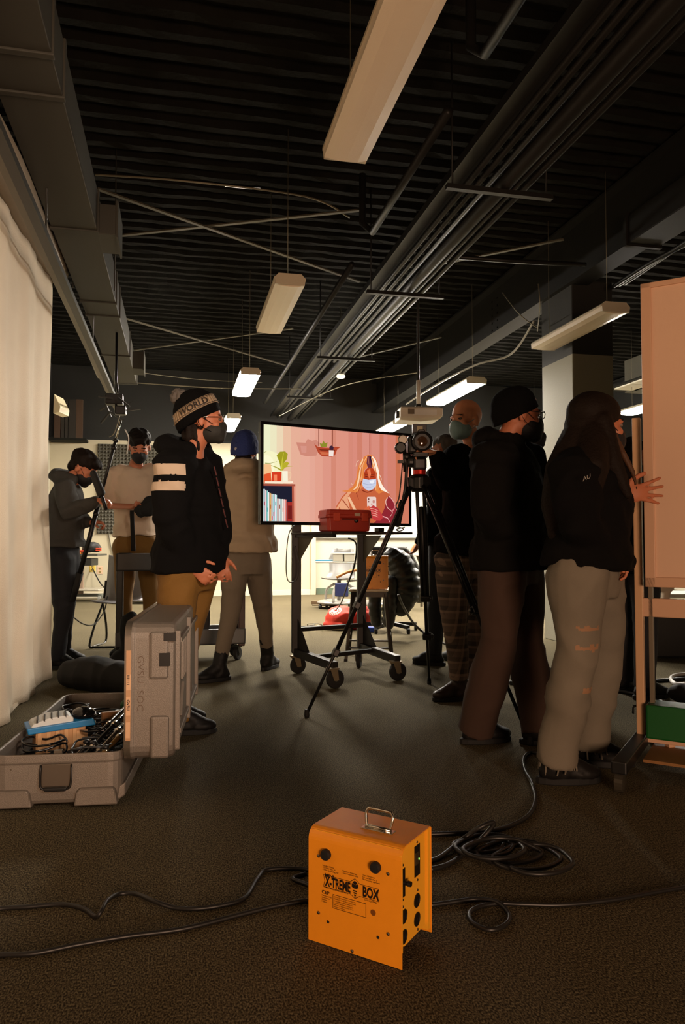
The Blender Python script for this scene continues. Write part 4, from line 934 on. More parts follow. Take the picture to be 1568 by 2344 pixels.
# ------------------------------------------------------------------ utility cart behind the people
U0 = Vector((-.36, 6.02, 0)); U1 = Vector((.56, 6.30, 0))
U0 = G(263, 1525); U1 = G(562, 1512)
ux = (U1-U0).normalized(); uy = Vector((-ux.y, ux.x, 0)); UW = (U1-U0).length
t = thing('utility_cart', 'dark two-shelf utility cart behind the standing people', 'cart', (U0+U1)/2)
UM = mat('cart_dark', '2a2824', .5); UM2 = mat('cart_grey', '5b5c5e', .45)
for nm, z0, z1, m in (('upper_tray', .76, .905, UM), ('lower_tray', .14, .27, UM2)):
    mb = MB(); c = (U0+U1)/2+uy*.18
    mb.box(c+Zv*(z0+.01), (UW, .36, .02), ux, uy, Zv)
    for a, s_ in ((uy*-.17, (UW, .02, z1-z0)), (uy*.17, (UW, .02, z1-z0)), (ux*(UW/2-.01), (.02, .36, z1-z0)), (-ux*(UW/2-.01), (.02, .36, z1-z0))):
        mb.box(c+a+Zv*(z0+z1)/2, s_, ux, uy, Zv)
    mb.build(nm, m, t, bevel=.006)
for q, m in ((.03, UM), (UW-.03, mat('cart_post_brown', '3d2722', .5))):
    for s_ in (.03, .33): MB().bar(U0+ux*q+uy*s_+Zv*.12, U0+ux*q+uy*s_+Zv*.80, .055, .045).build('post', m, t, bevel=.008)
for q in (.06, UW-.06):
    for s_ in (.06, .30): caster(U0+ux*q+uy*s_, .055, 20, t, hm=BMET)
tag(MB().box(U0+ux*.62+uy*.18+Zv*.30, (.28, .24, .26), ux, uy, Zv).build('equipment_box', mat('box_black', '1a1716', .6), bevel=.01), 'black box with red edge on the lower cart shelf', 'box')
mb = MB(); mb.limb([U0+ux*.12-uy*.10+Zv*.08, U0+ux*.11-uy*.10+Zv*.38], [.09, .07]); mb.limb([U0+ux*.05-uy*.10+Zv*.06, U0+ux*.2-uy*.10+Zv*.06], [.09, .09])
tag(meshobj('backpack', remesh(mb, .012, 4, .012, (7, 7, 7), 5), mat('bag_black', '100f0e', .85)), 'slumped black backpack leaning on the left cart post', 'bag')
mb = MB()
A_ = G(165, 1572); B_ = G(322, 1590)
mb.limb([A_+Zv*.09, A_.lerp(B_, .3)+Zv*.10, B_+Zv*.09], [.10, .125, .10]); mb.limb([A_+Zv*.06+Fh*.05, B_+Zv*.06+Fh*.05], [.09, .09])
tag(meshobj('duffel_bag', remesh(mb, .012, 5, .014, (5, 5, 5), 2), mat('bag_black', '100f0e', .85)), 'long black duffel bag lying behind the silver case', 'bag')

# ------------------------------------------------------------------ far furniture
def sled_chair(D, px, lab):
    o = G(px, 1483); t = thing('sled_chair', lab, 'chair', o)
    xx = Rv; yy = Fh
    sm = mat('chair_grey_shell', '7d7a7c', .35)
    mb = MB(); rr = []
    for a, z, y in ((.0, .44, -.22), (.0, .43, .0), (.0, .44, .16), (.0, .5, .21), (0, .62, .23), (0, .80, .27), (0, .85, .28)):
        hw = .21 if z < .6 else .2
        rr.append([o+xx*(.24+k*hw)+yy*(y+.02*(abs(k)**2))+Zv*(z+.02*abs(k)**2) for k in (-1, -.6, 0, .6, 1)]+[o+xx*(.24+k*hw)+yy*(y+.012+.02*(abs(k)**2))+Zv*(z-.012+.02*abs(k)**2) for k in (1, .6, 0, -.6, -1)])
    mb.rings(rr); mb.build('seat_shell', sm, t)
    for s_ in (0, 1):
        x0 = .0+.46*s_
        P = [o+xx*(x0+.04)+yy*.22+Zv*.62, o+xx*(x0+.04)+yy*.14+Zv*.42, o+xx*(x0+.01)+yy*-.0+Zv*.22, o+xx*(x0-.01)-yy*.08+Zv*.05, o+xx*x0-yy*.06+Zv*.015, o+xx*x0+yy*.1+Zv*.012, o+xx*x0+yy*.36+Zv*.012, o+xx*(x0+.02)+yy*.3+Zv*.2, o+xx*(x0+.04)+yy*.12+Zv*.42]
        MB().tube(smoothpath(P, 4), .011, 8).build('leg_frame', BMET, t)
    MB().tube([o-yy*.06+Zv*.015, o+xx*.46-yy*.06+Zv*.015], .011, 8).build('stretcher', BMET, t)
    return t
sled_chair(7, 214, 'grey plastic chair with black sled legs left of the cart post')
wire([V(165, 1410, 6.4), V(190, 1428, 6.6), V(215, 1429, 6.8), V(238, 1400, 7), V(246, 1365, 7.1)], .006, 'thin black cord drooping from the leg of the hooded person to the chair', BPLA, 'cord', 'cord')
def node_chair(px, py, D, shell, lab, rz=0, back=None):
    o = G(px, py); s = 1.0; xx = dirv(90+rz); yy = dirv(rz)
    t = thing('tablet_chair', lab, 'chair', o)
    sm = mat('shell_'+shell, shell, .4)
    mb = MB(); rr = []
    for z, y, hw in ((.45, -.24, .2), (.43, -.05, .23), (.44, .14, .22), (.54, .21, .2), (.72, .25, .22), (.86, .28, .17), (.88, .285, .1)):
        rr.append([o+xx*(k*hw)+yy*(y-.04*k*k)+Zv*(z+.02*k*k) for k in (-1, -.6, 0, .6, 1)]+[o+xx*(k*hw)+yy*(y+.014-.04*k*k)+Zv*(z-.012+.02*k*k) for k in (1, .6, 0, -.6, -1)])
    mb.rings(rr); mb.build('seat_shell', sm, t)
    MB().tube([o+Zv*.12, o+Zv*.42], .03, 10).build('column', mat('chair_pale', '8f8b84', .35), t)
    bs = MB(); bs.rings([[o+xx*.33*math.cos(a*PI/8)*q+yy*.33*math.sin(a*PI/8)*q+Zv*z for a in range(16)] for z, q in ((.08, .9), (.08, 1), (.10, 1), (.12, .85))]); bs.build('base_tray', mat('chair_pale', '8f8b84', .35), t)
    for a in range(3):
        P = [o+(xx*math.cos(a*2.1+.5)+yy*math.sin(a*2.1+.5))*.30+Zv*.10, o+(xx*math.cos(a*2.1+.5)+yy*math.sin(a*2.1+.5))*.27+Zv*.27, o+(xx*math.cos(a*2.1+.5)+yy*math.sin(a*2.1+.5))*.1+Zv*.36]
        MB().tube(smoothpath(P, 4), .02, 8).build('base_arch', mat('chair_pale', '8f8b84', .35), t)
    for a in range(5):
        p = o+(xx*math.cos(a*1.257)+yy*math.sin(a*1.257))*.3
        MB().lathe([(.02, -.02), (.035, -.015), (.035, .015), (.02, .02)], p+Zv*.035, xx, 12).build('caster', BPLA, t)
    MB().tube(smoothpath([o+xx*.1+yy*.1+Zv*.40, o+xx*.33+yy*.02+Zv*.45, o+xx*.34-yy*.1+Zv*.66, o+xx*.3-yy*.25+Zv*.68], 5), .016, 8).build('tablet_arm', mat('arm_grey', '8a857c', .35, .3), t)
    MB().box(o+xx*.05-yy*.3+Zv*.70, (.56, .34, .022), xx, yy, Zv).build('tablet', mat('tablet_white', 'a39e92', .35), t, bevel=.008)
    return t, o, xx, yy
t_, o_, xx, yy = node_chair(776, 1392, 11, '787672', 'grey tablet chair loaded with pale boxes behind the television stand', 15)
top = o_+Zv*.712
tag(MB().box(top-xx*.14-yy*.3+Zv*.012, (.22, .2, .022), xx, yy, Zv).build('blue_book', mat('book_blue', '1f6f90', .5), bevel=.002), 'bright blue book on the tablet of the loaded chair', 'book')
tag(MB().box(top-xx*.13-yy*.3-Zv*.0+Zv*.002, (.26, .22, .006), xx, yy, Zv).build('paper_stack', mat('paper', 'b5b0a4', .7)), 'white papers under the blue book', 'paper')
for k, dx in enumerate((.09, .26)):
    c = top+xx*dx-yy*.3+Zv*.055
    t = thing('storage_box', ('left', 'right')[k]+' pale lidded storage box on the loaded tablet chair', 'box', c, 0, 'pale boxes on the tablet chair')
    MB().box(c, (.15, .2, .11), xx, yy, Zv).build('body', mat('box_pale', '8f8a7c', .4), t, bevel=.01)
    MB().box(c+Zv*.06, (.165, .215, .02), xx, yy, Zv).build('lid', mat('box_lid', 'a39e90', .4), t, bevel=.004)
node_chair(862, 1394, 10.5, '6e6a64', 'second tablet chair half hidden by the stand post', -20)
tag(MB().tube(smoothpath([V(770, 1322, 9.2), V(800, 1308, 9.2), V(850, 1300, 9.2)], 4), .018, 8).build('tan_strap', mat('tan', 'a8763c', .5)), 'tan strap hanging across the chairs behind the stand', 'strap')
tag(MB().box(V(782, 1350, 10.7), (.2, .03, .2), xx, yy, Zv).build('blue_folder', mat('navy', '131d48', .5), bevel=.02), 'navy folder standing in the chair base behind the stand', 'folder')
# teal tub chair nearer
mb = MB(); c = V(1000, 1320, 8.2)
mb.limb([c+Rv*.1-Zv*.22, c-Rv*.12-Zv*.02, c+Rv*.02+Zv*.2], [.1, .12, .08]); mb.limb([c+Rv*.25-Zv*.25, c+Rv*.25+Zv*.18], [.15, .12])
t = thing('teal_armchair', 'dark teal padded armchair behind the central tripod leg', 'chair', G(1000, 1440))
meshobj('padding', remesh(mb, .02, 6, .008, (4, 4, 4), 3), mat('teal_fabric', '123a3a', .85, bump=.2), t)
for q in (-.05, .3): MB().tube([c+Rv*q-Zv*.25, (c+Rv*q).xy.to_3d()+Zv*.01], .015, 8).build('leg', BMET, t)
t = thing('wooden_chair', 'curved brown wooden chair back right of the puffer jacket', 'chair', G(965, 1390))
MB().tube(smoothpath([V(938, 1275, 11.5), V(945, 1255, 11.5), V(962, 1242, 11.5), V(1000, 1240, 11.5)], 4), .022, 8).build('back_rail', mat('chair_wood', '8a5a2e', .4), t)
MB().box(V(965, 1270, 11.3), (.5, .4, .03), Rv, Fh, Zv).build('tablet', mat('tablet_white', 'a39e92', .35), t, bevel=.008)
MB().tube([V(955, 1272, 11.3), V(965, 1300, 11.3), G(965, 1392)+Zv*.02], .02, 8).build('leg', mat('arm_grey', '8a857c', .35, .3), t)
# jackets on a chair behind the stool
def puffer(P, rads, col, lab, seed, name='puffer_jacket'):
    mb = MB(); Q = smoothpath(P, 5); n = len(Q)
    R_ = []
    for i in range(n):
        k = i/(n-1)*(len(rads)-1); a = int(min(k, len(rads)-2)); R_.append(rads[a]+(rads[a+1]-rads[a])*(k-a))
    # quilting: pinched every few centimetres
    QQ = []; RR = []
    L_ = sum((Q[i+1]-Q[i]).length for i in range(n-1)); m = max(10, int(L_/.012))
    for j in range(m+1):
        f_ = j/m*(n-1); a = int(min(f_, n-2)); p = Q[a].lerp(Q[a+1], f_-a); r = R_[a]+(R_[a+1]-R_[a])*(f_-a)
        QQ.append(p); RR.append(r*(1-.14*abs(math.cos(PI*j*.012/.065))**6))
    mb.limb(QQ, RR, 16)
    me = remesh(mb, .014, 1, .008, (6, 6, 10), seed)
    return tag(meshobj(name, me, mat('puffer_'+col, col, .45)), lab, 'jacket')
D = 7.6
puffer([V(900, 1272, D), V(922, 1305, D), V(930, 1350, D), V(916, 1385, D)], [.12, .15, .16, .12], '16191a', 'glossy black quilted puffer jacket hanging over a chair back', 11)
puffer([V(895, 1330, D-.1), V(893, 1380, D-.1), V(890, 1425, D-.1)], [.07, .08, .07], '1b1c1b', 'black quilted sleeve bundle hanging below the stool box at right', 12, 'quilted_sleeve')
puffer([V(860, 1345, D), V(858, 1390, D), V(862, 1425, D)], [.06, .07, .06], '1b1c1b', 'black quilted trouser bundle below the stool box at left', 13, 'quilted_sleeve')
mb = MB(); mb.limb([V(895, 1262, 7.9), V(925, 1266, 7.9)], [.05, .07]); mb.limb([V(930, 1275, 8), V(948, 1310, 8), V(962, 1360, 8)], [.08, .09, .1])
tag(meshobj('grey_coat', remesh(mb, .015, 3, .012, (6, 6, 4), 4), mat('coat_grey', '6b6a64', .9)), 'pale grey coat draped behind the black puffer jacket', 'coat')
t = thing('office_chair', 'chair with small casters under the draped jackets', 'chair', G(895, 1445))
c = G(895, 1445)
MB().box(c+Zv*.45+Fh*.1, (.45, .42, .05), Rv, Fh, Zv).build('seat', BPLA, t, bevel=.02)
MB().tube([c+Zv*.08, c+Zv*.45], .03, 10).build('column', BMET, t)
for a in range(5):
    p = c+(Rv*math.cos(a*1.257+.3)+Fh*math.sin(a*1.257+.3))*.3
    MB().bar(c+Zv*.09, p+Zv*.07, .04).build('base_arm', BMET, t)
    MB().lathe([(.018, -.02), (.032, -.015), (.032, .015), (.018, .02)], p+Zv*.032, Rv, 12).build('caster', BPLA, t)
MB().box(c+Zv*.72+Fh*.3, (.42, .04, .45), Rv, Fh, Zv).build('backrest', BPLA, t, bevel=.02)
# red cloth bag
mb = MB(); c = G(792, 1440)
mb.ell(c+Zv*.12, (.24, .16, .14)); mb.ell(c-Rv*.1+Zv*.16+Fh*.05, (.12, .12, .1)); mb.limb([c-Rv*.22-Fh*.06+Zv*.05, c-Rv*.05-Fh*.15+Zv*.05], [.05, .05]); mb.ell(c+Rv*.18+Zv*.15, (.13, .12, .11))
me = remesh(mb, .014, 3, .022, (5, 5, 5), 6)
def bagpaint(p):
    q = (p-c); a = q.dot(Rv); z = q.z
    if z < .045 and a < .0: return 1
    return 0
from mathutils.bvhtree import BVHTree
bvh = BVHTree.FromPolygons([v.co.copy() for v in me.vertices], [tuple(p.vertices) for p in me.polygons])
t = thing('red_tote_bag', 'crumpled red cloth bag with round white emblem on the floor', 'bag', c)
meshobj('bag_cloth', me, [mat('bag_red', 'd2351f', .7), mat('bag_cream', 'e2d4b4', .7)], t, bagpaint)
# emblem: rings projected on the bag front
dq = c-Rv*.12+Zv*.17; en = (-Fh*.9+Zv*.45).normalized(); exx = (Rv*.8+Zv*.5).normalized(); exx = (exx-en*exx.dot(en)).normalized(); eyy = en.cross(exx)
EW = mat('emblem_white', 'efe3cf', .7)
def disc(r0, r1, off, a0=0, a1=360, sq=.75):
    m_ = MB(); n = 24
    vs = [dq+en*off+exx*r*math.cos(math.radians(a0+(a1-a0)*k/n))+eyy*r*sq*math.sin(math.radians(a0+(a1-a0)*k/n)) for r in (r0, r1) for k in range(n+1)]
    vs2 = []
    for v in vs:
        h_ = bvh.ray_cast(v+en*.4, -en); vs2.append((h_[0] if h_[0] else v)+en*.004)
    return m_.add(vs2, [(k, k+1, n+2+k, n+1+k) for k in range(n)])
zc = .068
disc(.068, .075, zc+.012).build('emblem_ring', EW, t); disc(.001, .035, zc+.012).build('emblem_disc', EW, t)
for k in range(14): disc(.045, .063, zc+.012, k*25.7, k*25.7+15).build('emblem_letter', EW, t)
dq_ = bvh.ray_cast(dq+en*.4, -en)[0] or dq
for s3 in ((.04, .012, .003), (.012, .03, .003)): MB().box(dq_+en*.006, s3, exx, eyy, en).build('emblem_figure', mat('bag_red', 'd2351f', .7), t)
tag(MB().box(G(845, 1447)+Zv*.03, (.15, .1, .06), Rv, Fh, Zv).build('blue_box', mat('blue_box', '1f46b0', .4), bevel=.015), 'small bright blue plastic box on the floor beside the red bag', 'box')
for k, (x, y, l, an) in enumerate(((735, 1384, .3, 20), (768, 1388, .2, -25), (765, 1380, .25, 10), (745, 1390, .4, 3))):
    c = G(x, y)
    tag(MB().box(c+Zv*(.03+.02*(k == 2)), (l, .09, .05 if k < 3 else .015), dirv(90+an), dirv(an), Zv).build('wood_offcut', mat('wood_'+str(k), ('6b5338', '3c342a', '4d4233', '7d6a4c')[k], .7), bevel=.004), ('left', 'dark right', 'upper', 'flat front')[k]+' piece of scrap wood on the floor before the loaded chair', 'scrap wood', 'wood scraps on the floor')
t = thing('soldering_wand', 'slim dark hand tool with a looped cord on the floor', 'tool', G(700, 1438))
MB().tube([G(690, 1440, .02), G(720, 1434, .025)], .012, 10).build('grip', mat('tool_dark', '3b3129', .5), t)
MB().tube([G(720, 1434, .025), G(738, 1431, .02)], .006, 8).build('tip', STEEL, t)
MB().tube(smoothpath([G(738, 1431, .02), G(729, 1428, .12), G(722, 1428, .16), G(710, 1428, .16), G(703, 1429, .1), G(704, 1432, .02), G(690, 1434, .01), G(722, 1430, .01)], 5), .004, 6).build('cord', BPLA, t)
# cluttered work table at left
t = thing('work_table', 'narrow rolling table with clutter against the far left wall', 'table', G(190, 1382))
c = G(182, 1376); MB().box(c+Zv*.78, (.75, .5, .03), Rv, Fh, Zv).build('table_top', mat('table_dark', '3b3a34', .5), t, bevel=.006)
MB().bar(c+Zv*.12, c+Zv*.76, .12, .08).build('column', mat('table_column', '7c6857', .4), t, bevel=.01)
MB().box(c+Zv*.66, (.5, .35, .12), Rv, Fh, Zv).build('drawer', BPLA, t, bevel=.01)
MB().box(c+Zv*.2, (.8, .5, .03), Rv, Fh, Zv).build('foot_shelf', mat('shelf_pale', 'b8b2a4', .2, .4), t, bevel=.01)
for s_ in (-1, 1):
    MB().bar(c+Rv*.42*s_-Fh*.25+Zv*.1, c+Rv*.42*s_+Fh*.25+Zv*.1, .07, .05).build('base_bar', mat('base_grey', '4c5048', .5), t, bevel=.01)
    MB().lathe([(.03, -.025), (.05, -.02), (.05, .02), (.03, .025)], c+Rv*.42*s_-Fh*.25+Zv*.05, Rv, 14).build('caster', mat('caster_grey', '77776f', .4), t)
MB().bar(c-Rv*.42+Zv*.1, c+Rv*.42+Zv*.1, .07, .05).build('base_bar', mat('base_grey', '4c5048', .5), t)
tt = c+Zv*.795
for k, (dx, w_, h, col, lab) in enumerate(((-.1, .3, .035, 'c8752a', 'flat orange folder on the far left rolling table'), (.02, .24, .03, 'c03a1e', 'red and black pouch under the bag on the rolling table'), (-.2, .25, .06, 'd2b048', 'yellow packet at left on the rolling table'))):
    tag(MB().box(tt+Rv*dx+Zv*(h/2+.035*(k == 1)), (w_, .25, h), Rv, Fh, Zv).build(('folder', 'pouch', 'packet')[k], mat('clut'+str(k), col, .6), bevel=.006), lab, ('folder', 'pouch', 'packet')[k])
mb = MB(); mb.limb([tt+Rv*.1+Zv*.09, tt+Rv*.3+Zv*.09], [.07, .06]); mb.ell(tt+Rv*.2+Zv*.13, (.13, .1, .07))
t = thing('tool_bag', 'dark bag with red trim lying on the far left rolling table', 'bag', tt+Rv*.2)
meshobj('bag_body', remesh(mb, .015, 2, .015, (8, 8, 8), 8), mat('bag_dark', '2b2a2a', .7), t)
for dz in (.06, .09): MB().box(tt+Rv*.33-Fh*.06+Zv*dz, (.09, .04, .02), Rv, Fh, Zv).build('trim', mat('trim_red', 'cf4526', .5), t, bevel=.004)
t = thing('desk_lamp', 'desk lamp with rounded pale shade behind the hem of the bent person', 'lamp', tt-Rv*.3)
lq = V(165, 1222, 12.3); mb = MB(); mb.ell(lq, (.12, .1, .14)); meshobj('lamp_shade', remesh(mb, .02, 4), mat('ls', 'b7b2ac', .4), t)
MB().tube([lq-Zv*.1, (lq.x, lq.y, tt.z+.01)], .012, 8).build('stem', STEEL, t); MB().lathe([(.08, 0), (.08, .015), (.02, .025)], (lq.x, lq.y, tt.z), seg=16).build('base', STEEL, t)
# second chair seat seen between the mustard legs
t = thing('moulded_chair', 'grey moulded chair seen between the mustard trouser legs', 'chair', G(330, 1382))
c = G(330, 1380)
mb = MB(); mb.rings([[c+Rv*(k*.28)+Fh*y+Zv*(z+.05*k*k) for k in (-1, -.5, 0, .5, 1)]+[c+Rv*(k*.28)+Fh*(y+.01)+Zv*(z-.02+.05*k*k) for k in (1, .5, 0, -.5, -1)] for z, y in ((.16, -.3), (.14, 0), (.2, .2), (.42, .26))]); mb.build('seat_shell', mat('chair_grey_shell', '7d7a7c', .35), t)
MB().box(c+Zv*.08, (.7, .5, .03), Rv, Fh, Zv).build('base', BPLA, t, bevel=.01)
MB().ell(c-Rv*.05+Zv*.62+Fh*.1, (.16, .1, .2)).build('backrest', BPLA, t)
for q in (-1, 1): MB().bar(c+Rv*.3*q+Zv*.02, c+Rv*.3*q+Zv*.1, .04).build('foot', BPLA, t)
MB().bar(c+Fh*.15+Zv*.1, c+Fh*.15+Zv*.55, .04).build('spine', BPLA, t)
# things on the right behind the board
t = thing('black_trunk', 'black equipment trunk on the floor behind the board', 'trunk', G(1560, 1500))
c = G(1548, 1502); MB().box(c+Zv*.2, (.75, .5, .36), Rv, Fh, Zv).build('trunk_body', mat('trunk', '141414', .55), t, bevel=.02)
MB().box(c+Zv*.395, (.76, .51, .03), Rv, Fh, Zv).build('trunk_lid', BPLA, t, bevel=.01)
mb = MB(); mb.limb([c+Zv*.42-Rv*.1, c+Zv*.56-Rv*.08], [.03, .04]); mb.limb([c+Zv*.42-Rv*.05, c+Zv*.58-Rv*.1], [.025, .03]); mb.ell(c+Zv*.6-Rv*.08, (.08, .05, .05))
tag(meshobj('work_gloves', remesh(mb, .008, 2), mat('glove', 'c3b19a', .8)), 'pale pair of gloves lying on the black trunk behind the board', 'gloves')
mb = MB(); mb.limb([G(1550, 1608)+Zv*.06, G(1640, 1625)+Zv*.06], [.06, .07])
tag(meshobj('sand_bag', remesh(mb, .01, 3, .01, (8, 8, 8), 3), mat('bag_black', '100f0e', .85)), 'small black sand bag on the floor above the green tray', 'bag')
t = thing('far_desk', 'pale desk with books seen between board and rail', 'desk', G(1560, 1440))
c = G(1575, 1440); MB().box(c+Zv*.40, (1.2, .6, .04), Rv, Fh, Zv).build('desk_top', mat('tablet_white', 'a39e92', .35), t)
for q in (-.55, .55): MB().bar(c+Rv*q, c+Rv*q+Zv*.4, .05).build('leg', mat('leg_wt', 'b9b4ac', .4), t)
# boom arm, clamp tangle under the rail
t = thing('boom_pole', 'long black pole slanting from a clamp down past the white shirt', 'pole', V(166, 1376, 5.65))
a = V(277, 962, 5.5); b = V(166, 1376, 5.7)
MB().tube([a, a.lerp(b, .12)], .007, 8).build('thin_section', CHR, t)
MB().tube([a.lerp(b, .1), a.lerp(b, .5)], .012, 10).build('upper_section', BMET, t)
MB().tube([a.lerp(b, .48), a.lerp(b, .86)], .018, 10).build('middle_section', BMET, t)
MB().tube([a.lerp(b, .84), b], [.026, .022], 12).build('foam_grip', RUB, t)
for q in (.1, .14, .5): MB().tube([a.lerp(b, q), a.lerp(b, q+.015)], .02, 10).build('lock_ring', BMET, t)
t = thing('shotgun_microphone', 'short thick black foam microphone held beside the face mask', 'microphone', V(228, 1125, 5.4))
MB().limb([V(214, 1084, 5.42), V(231, 1128, 5.4)], [.026, .032]).build('foam_cover', RUB, t)
MB().tube([V(231, 1128, 5.4), V(243, 1167, 5.38)], .014, 10).build('handle', BMET, t)
t = thing('lighting_grid_clamp', 'tangle of black clamps and arms hanging from the ceiling rail', 'clamp', V(268, 940, 7))
rd = random.Random(5)
for k in range(9):
    p = V(rd.uniform(240, 290), rd.uniform(905, 945), 7+rd.uniform(-.2, .2)); q = p+Vector((rd.uniform(-.14, .14), rd.uniform(-.1, .1), rd.uniform(-.14, .1)))
    MB().bar(p, q, .02, .012).build('arm', mat('clamp_grey', '23211d', .6), t)
MB().box(V(276, 940, 6.9), (.1, .1, .08)).build('clamp_body', BMET, t, bevel=.01)
MB().box(V(262, 915, 7), (.16, .12, .1)).build('clamp_body', BMET, t, bevel=.01)
MB().tube([V(270, 900, 7.1), V(266, 870, 7.1), Vector((V(266, 870, 7.1).x, V(266, 870, 7.1).y, 3.0))], .012, 8).build('drop_rod', BMET, t)
MB().tube(smoothpath([V(276, 945, 6.9), V(262, 990, 6.9), V(250, 1000, 6.9)], 4), .004, 6).build('loose_cord', WIR, t)
wire([V(286, 983, 5.6), V(294, 1000, 5.6), V(293, 1020, 5.6), V(290, 1040, 5.6)], .005, 'thin pale earphone cord hanging beside the dark haired head', mat('pale_cable', 'b9b4ae', .4), 'cord', 'cord')

# ------------------------------------------------------------------ people
SKIN = mat('skin', 'b9704f', .55, bump=.05)
SKIN_L = mat('skin_light', 'c98a66', .5, bump=.05)
HAIRD = mat('hair_dark', '17110d', .75, bump=.4, bs=90, spec=.2)
HAIRB = mat('hair_brown', '1a120d', .7, bump=.4, bs=80, spec=.15)
def K(px, py, d): return V(px, py, d)
def hand(mb, wr, d, pn, th, L=.185, curl=.5, spread=.16):
    # wr wrist, d pointing direction, pn palm normal, th thumb side direction
    d = Vector(d).normalized(); th = Vector(th); th = (th-d*th.dot(d)).normalized(); pn = Vector(pn); pn = (pn-d*pn.dot(d)-th*pn.dot(th)).normalized()
    s = L/.185
    mb.ell(wr+d*.048*s, (.040*s, .056*s, .017*s), th, d, pn, 12, 8)
    mb.ell(wr+d*.02*s, (.028*s, .035*s, .019*s), th, d, pn, 10, 7)
    for k, (o, l) in enumerate(((.030, .92), (.010, 1), (-.011, .95), (-.030, .76))):
        p = wr+d*.088*s+th*o*s; dd = (d+th*spread*(1.5-k)*.6).normalized(); P = [p-dd*.02*s, p]; a = 0
        for q, sl in enumerate((.040, .027, .022)):
            a += curl*(.65, 1.0, .8)[q]*(1+.12*k)
            p = p+(dd*math.cos(a)+pn*math.sin(a))*sl*l*s; P.append(p)
        mb.limb(P, [.0088*s, .0088*s, .0082*s, .0076*s, .0068*s], 8)
    p = wr+d*.02*s+th*.026*s; a = .75
    P = [p]
    for sl, da in ((.038, .0), (.032, -.25*1), (.026, -.2)):
        a += da; p = p+(th*math.sin(a)+d*math.cos(a)+pn*curl*.5).normalized()*sl*s; P.append(p)
    mb.limb(P, [.013*s, .012*s, .0105*s, .009*s], 8)
def headparts(mb, c, f, u, s=1.0):
    sd = f.cross(u).normalized(); 
    E_ = lambda a, b, h, r: mb.ell(c+f*a*s+sd*b*s+u*h*s, [q*s for q in r], f, sd, u, 16, 10)
    E_(-.012, 0, .035, (.098, .076, .088)); E_(.022, 0, -.02, (.072, .064, .085)); E_(.042, 0, -.075, (.048, .044, .034))
    E_(.076, 0, .012, (.022, .05, .014)); E_(.096, 0, -.026, (.015, .013, .026)); E_(.104, 0, -.036, (.014, .015, .011))
    E_(.086, 0, -.066, (.014, .024, .012)); E_(.078, 0, -.095, (.018, .02, .014))
    for q in (-1, 1):
        E_(-.01, .076*q, -.015, (.021, .010, .033)); E_(.06, .045*q, -.03, (.022, .02, .02))
    return sd
